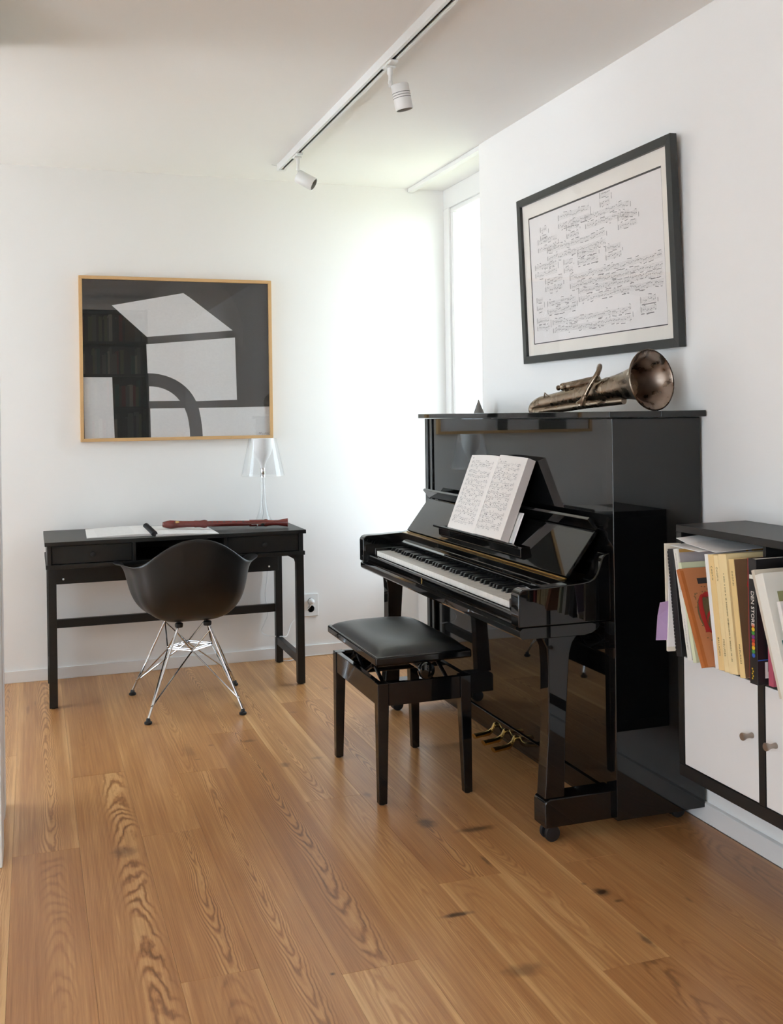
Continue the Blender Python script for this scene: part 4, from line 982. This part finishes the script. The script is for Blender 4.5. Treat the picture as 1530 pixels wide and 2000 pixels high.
part('spine_tape', MB().box(-.0012, .0, -.0155, .0002, .0, .268).box(-.0012, .009, -.0163, -.0152, .0, .262), 'orange_spine', b, local=True)
mb = MB()
def strip(cx, cz, rx, rz, a0, a1, w0, n=20, mi=0, yy=-.0166):
    for k in range(n):
        aa, ab = math.radians(a0 + (a1 - a0) * k / n), math.radians(a0 + (a1 - a0) * (k + 1) / n)
        fa = math.sin(PI * (k + .15) / (n + .3)); fb = math.sin(PI * (k + 1.15) / (n + .3))
        mb.poly([(cx + math.cos(q) * (rx + s_ * w0 * f), yy, cz + math.sin(q) * (rz + s_ * w0 * f)) for (q, s_, f) in ((aa, -1, fa), (aa, 1, fa), (ab, 1, fb), (ab, -1, fb))], mi)
mb.lathe([(.043, 0), (.043, .0002)], (.056, -.0152, .140), (0, -1, 0), 28, 1, scale=(1.25, .8))
strip(.050, .140, .016, .050, 50, 300, .0075); strip(.064, .116, .019, .026, -150, 190, .007); strip(.062, .176, .018, .016, -20, 160, .007)
mb.box(.030, .041, -.0169, -.0165, .090, .172)
part('ornament', mb, ['red_ink', 'olive_ink'], b, local=True)
mb = MB(); rr = random.Random(8)
for k in range(60):
    q, r_ = rr.uniform(0, 2 * PI), rr.uniform(.9, 1.35); x = .054 + math.cos(q) * .036 * r_; z = .138 + math.sin(q) * .056 * r_
    if x > .016: mb.box(x, x + .004, -.0164, -.0161, z, z + .0022)
part('flourish', mb, 'olive_ink', b, local=True)
mb = MB().box(.045, .16, -.0165, -.0162, .222, .238)
part('title_band', mb, 'ink', b, local=True)
flat_text(b, 'Cn', .014, 'ink', .050, .062, .0158)
b = book('paper_stack', 'stack of white papers standing left of the yellow volumes', 1.702, 2.3245, .016, .300, .26, a_(8.0), 'paper', 'paper', soft=True)
yel = [('CHOPIN', 'BALLADEN', .0235, 2.3070, .301, 7.9, 'narrow yellow music volume, first of four from the left', 'yellow_book'),
       ('CHOPIN', 'PRELUDES', .0185, 2.2825, .302, 7.9, 'pale yellow music volume, second of four from the left', 'yellow_pale'),
       ('', 'POLONAISES', .034, 2.2630, .307, 7.9, 'widest yellow music volume, third of four from the left', 'yellow_pale'),
       ('CHOPIN', 'MAZURKAS', .021, 2.2200, .300, 7.9, 'yellow music volume with shade painted brown on its cover beside the red book', 'yellow_book')]
for ttl, low, th, y, h, tl, lab, mt in yel:
    b = book('music_volume', lab, 1.700, y, th, h, .235, a_(tl), mt, 'page_cream', soft=True, group='yellow music volumes on the bookshelf')
    if ttl: spine_text(b, ttl, .0085, 'olive_ink', th, h - .03, space=1.25)
    else: spine_marks(b, .0072, 'olive_ink', th, .03, h - .05)
    if ttl: spine_text(b, low, .0085, 'olive_ink', th, .085, space=1.2)
    if low == 'MAZURKAS':
        part('cover_shade', MB().box(.001, .224, -th - .0008, -th, .001, h - .001), 'tan_cover', b, local=True)  # brown layer paints the shade on the near side of the yellow cover
        flat_text(b, 'C', .05, 'red_ink', .03, .215, th + .0008)
b = book('red_book', 'thin red hardback between yellow volume and black keyboard book', 1.702, 2.1855, .0155, .309, .24, a_(0.5), 'red_book', 'page_cream')
spine_marks(b, .006, 'tan_cover', .0155, .03, .28)
b = book('keyboard_book', 'thick black book with a piano keyboard printed on its cover', 1.690, 2.1685, .030, .312, .26, a_(0.3), 'black_book', 'page_cream', yaw=a_(0))
spine_text(b, 'DEN STORE', .0165, 'white_book', .030, .232, y=-.0095)
for k, mt in enumerate(('letter_orange', 'letter_yellow', 'letter_green', 'letter_purple', 'red_ink', 'letter_orange', 'letter_yellow', 'letter_green', 'letter_blue')):
    z = .146 - k * .0092
    part('spine_ornament', MB().lathe([(.0058, 0), (.0058, .0004)], (-.0001, -.0155, z), (-1, 0, 0), 10), mt, b, local=True)
part('spine_patch', MB().box(-.0004, .0, -.026, -.004, .262, .272), 'white_book', b, local=True)
mb = MB()
for k in range(5): mb.box(-.0005, -.0001, -.012 - .003 * (k % 2), -.008 - .003 * (k % 2), .012 + k * .006, .016 + k * .006)
part('spine_emblem', mb, 'letter_yellow', b, local=True)
mb = MB().box(.022, .24, -.0306, -.0301, .016, .056, 0)
for k in range(16):
    if k % 7 not in (2, 6): mb.box(.030 + k * .013, .036 + k * .013, -.0309, -.0306, .032, .056, 1)
part('keyboard_print', mb, ['print_paper', 'ink'], b, local=True)
part('cover_line', MB().box(.001, .24, -.0306, -.0301, .0605, .063), 'letter_blue', b, local=True)
flat_text(b, 'O', .12, 'red_ink', .040, .118, .0303); flat_text(b, 'R', .12, 'red_ink', .115, .118, .0303)
flat_text(b, 'FOR', .018, 'print_paper', .048, .098, .0303); flat_text(b, 'den nye', .011, 'gold_ink', .048, .082, .0303); flat_text(b, 'pianist', .011, 'gold_ink', .048, .071, .0303)
b = book('pink_book', 'pink paperback half hidden behind the leaning beige book', 1.715, 2.130, .018, .20, .21, a_(1), 'pink_book', 'page_cream', soft=True)
b = book('beige_book', 'large beige folder leaning left over the black keyboard book', 1.660, 2.024, .012, .305, .26, a_(18.5), 'beige_book', 'page_cream', soft=True)
b = book('leaning_book', 'thick pale book leaning with teal and green picture cover', 1.655, 2.0085, .030, .296, .26, a_(18.3), 'white_book', 'page_cream')
part('cover_picture', MB().box(.03, .24, -.0312, -.0305, .13, .25), 'olive_card', b, local=True)
part('cover_figure', MB().box(.012, .24, -.0318, -.0312, .07, .135, 0).prism([(.012, .10), (.05, .135), (.09, .11), (.05, .072)], -.0322, -.0318, 'Y', 1), ['teal_card', 'ink'], b, local=True)
b = book('pale_booklet', 'pale booklet at the right edge in front of teal picture cover', 1.668, 1.973, .012, .235, .24, a_(16.5), 'page_cream', 'page_cream', soft=True)
# ------------------------------------------------------------------ ceiling track and its two spotlights
t = thing('track_rail', 'white ceiling track rail with dark slot running toward the back wall', 'light track', (1.19, 3.0, H))
part('rail_body', MB().box(1.172, 1.178, .9, 5.03, 2.505, 2.5395).box(1.202, 1.208, .9, 5.03, 2.505, 2.5395).box(1.178, 1.202, .9, 5.03, 2.528, 2.5395).box(1.178, 1.184, .9, 5.03, 2.505, 2.509).box(1.196, 1.202, .9, 5.03, 2.505, 2.509), 'track_white', t, bevel=.0008)
part('slot', MB().box(1.178, 1.202, .9, 5.03, 2.518, 2.5279), 'track_slot', t)
part('end_cap', MB().box(1.170, 1.210, 5.03, 5.065, 2.503, 2.5395), 'track_white', t, bevel=.003)
part('end_wire', MB().tube([(1.175, 5.062, 2.53), (1.155, 5.075, 2.534), (1.15, 5.09, 2.5395)], .0022, 6), 'track_white', t, smooth=True)
def spot(name, label, y, base_z, axis, off, grooves=3):
    t = thing(name, label, 'spotlight', (1.19, y, 2.505), group='track spotlights')
    part('adapter', MB().box(1.176, 1.204, y - .045, y + .045, 2.494, 2.5045).box(1.172, 1.208, y - .012, y + .012, 2.487, 2.4945), 'track_white', t, bevel=.003)
    part('stem', MB().lathe([(.010, 0), (.010, .022), (.007, .026), (.007, .045), (.0085, .048), (.0085, .055), (.004, .058), (.004, 2.487 - base_z)], (1.19, y, 2.487), (0, 0, -1), 14), 'track_white', t, smooth=True, angle=40)
    A_ = Vector(axis).normalized(); P0 = Vector((1.19, y, base_z)) + Vector(off)
    part('knuckle', MB().lathe([(.010, -.006), (.012, -.004), (.012, .004), (.010, .006)], (1.19, y, base_z), Vector((off[0], off[1], 0)), 14), 'track_white', t, smooth=True)
    hd = part('head', MB().lathe([(.020, -.044), (.029, -.043), (.031, -.040), (.031, .043), (.0295, .045), (.0275, .0445), (.0275, .020)], P0, A_, 32, caps=False).lathe([(.001, -.044), (.0205, -.044)], P0, A_, 32, caps=False), 'track_white', t, smooth=True, angle=40)
    for k in range(grooves): part('groove', MB().lathe([(.0311, 0), (.0315, .0004), (.0315, .0014), (.0311, .0018)], P0 + A_ * (-.014 + .0085 * k), A_, 32, caps=False), 'track_slot', t, smooth=True)
    part('lamp', MB().lathe([(.001, .012), (.012, .013), (.024, .022), (.0272, .030)], P0, A_, 24, caps=False), 'bulb_glass', t, smooth=True)
    part('head_ring', MB().lathe([(.0275, .030), (.0275, .0444), (.031, .0446)], P0, A_, 32, caps=False), 'track_white', t, smooth=True)
spot('track_spotlight', 'white track spotlight near the camera pointing down with three grooves', 3.40, 2.432, (.22, .02, -1), (.038, -.012, -.045))
spot('track_spotlight', 'white track spotlight nearest the back wall tilted to the right', 4.72, 2.402, (.78, -.42, -.50), (.028, -.034, -.022), 0)

# ------------------------------------------------------------------ bookcase beside the camera, seen mirrored in the picture glass
t = thing('tall_bookcase', 'tall dark full bookcase beside the camera, mirrored in the large picture', 'bookcase', (.76, -.28, 0))
for x in (.36, 1.12): part('upright', MB().box(x, x + .025, -.45, -.12, 0, 2.40), 'shelf_black', t)
for k in range(8): part('shelf', MB().box(.386, 1.119, -.445, -.125, .05 + .333 * k, .072 + .333 * k if k < 7 else 2.39), 'shelf_black', t)
part('back_board', MB().box(.36, 1.145, -.4605, -.4505, 0, 2.40), 'inside_black', t)
rb = random.Random(21)
tones = ['black_book', 'tan_cover', 'red_book', 'olive_card', 'ink_soft', 'teal_card', 'cream_book', 'black_book', 'ink_soft', 'ink']
for k in range(2, 7):
    x = .39; mb = MB(); z = .0725 + .333 * k
    while x < 1.07:
        w_ = rb.uniform(.016, .04); mb.box(x, x + w_, -.44, -.16 - rb.uniform(0, .03), z, z + rb.uniform(.19, .28), rb.randrange(len(tones))); x += w_ + .0008
    o = part('book_row', mb, tones, t); o['kind'] = 'stuff'
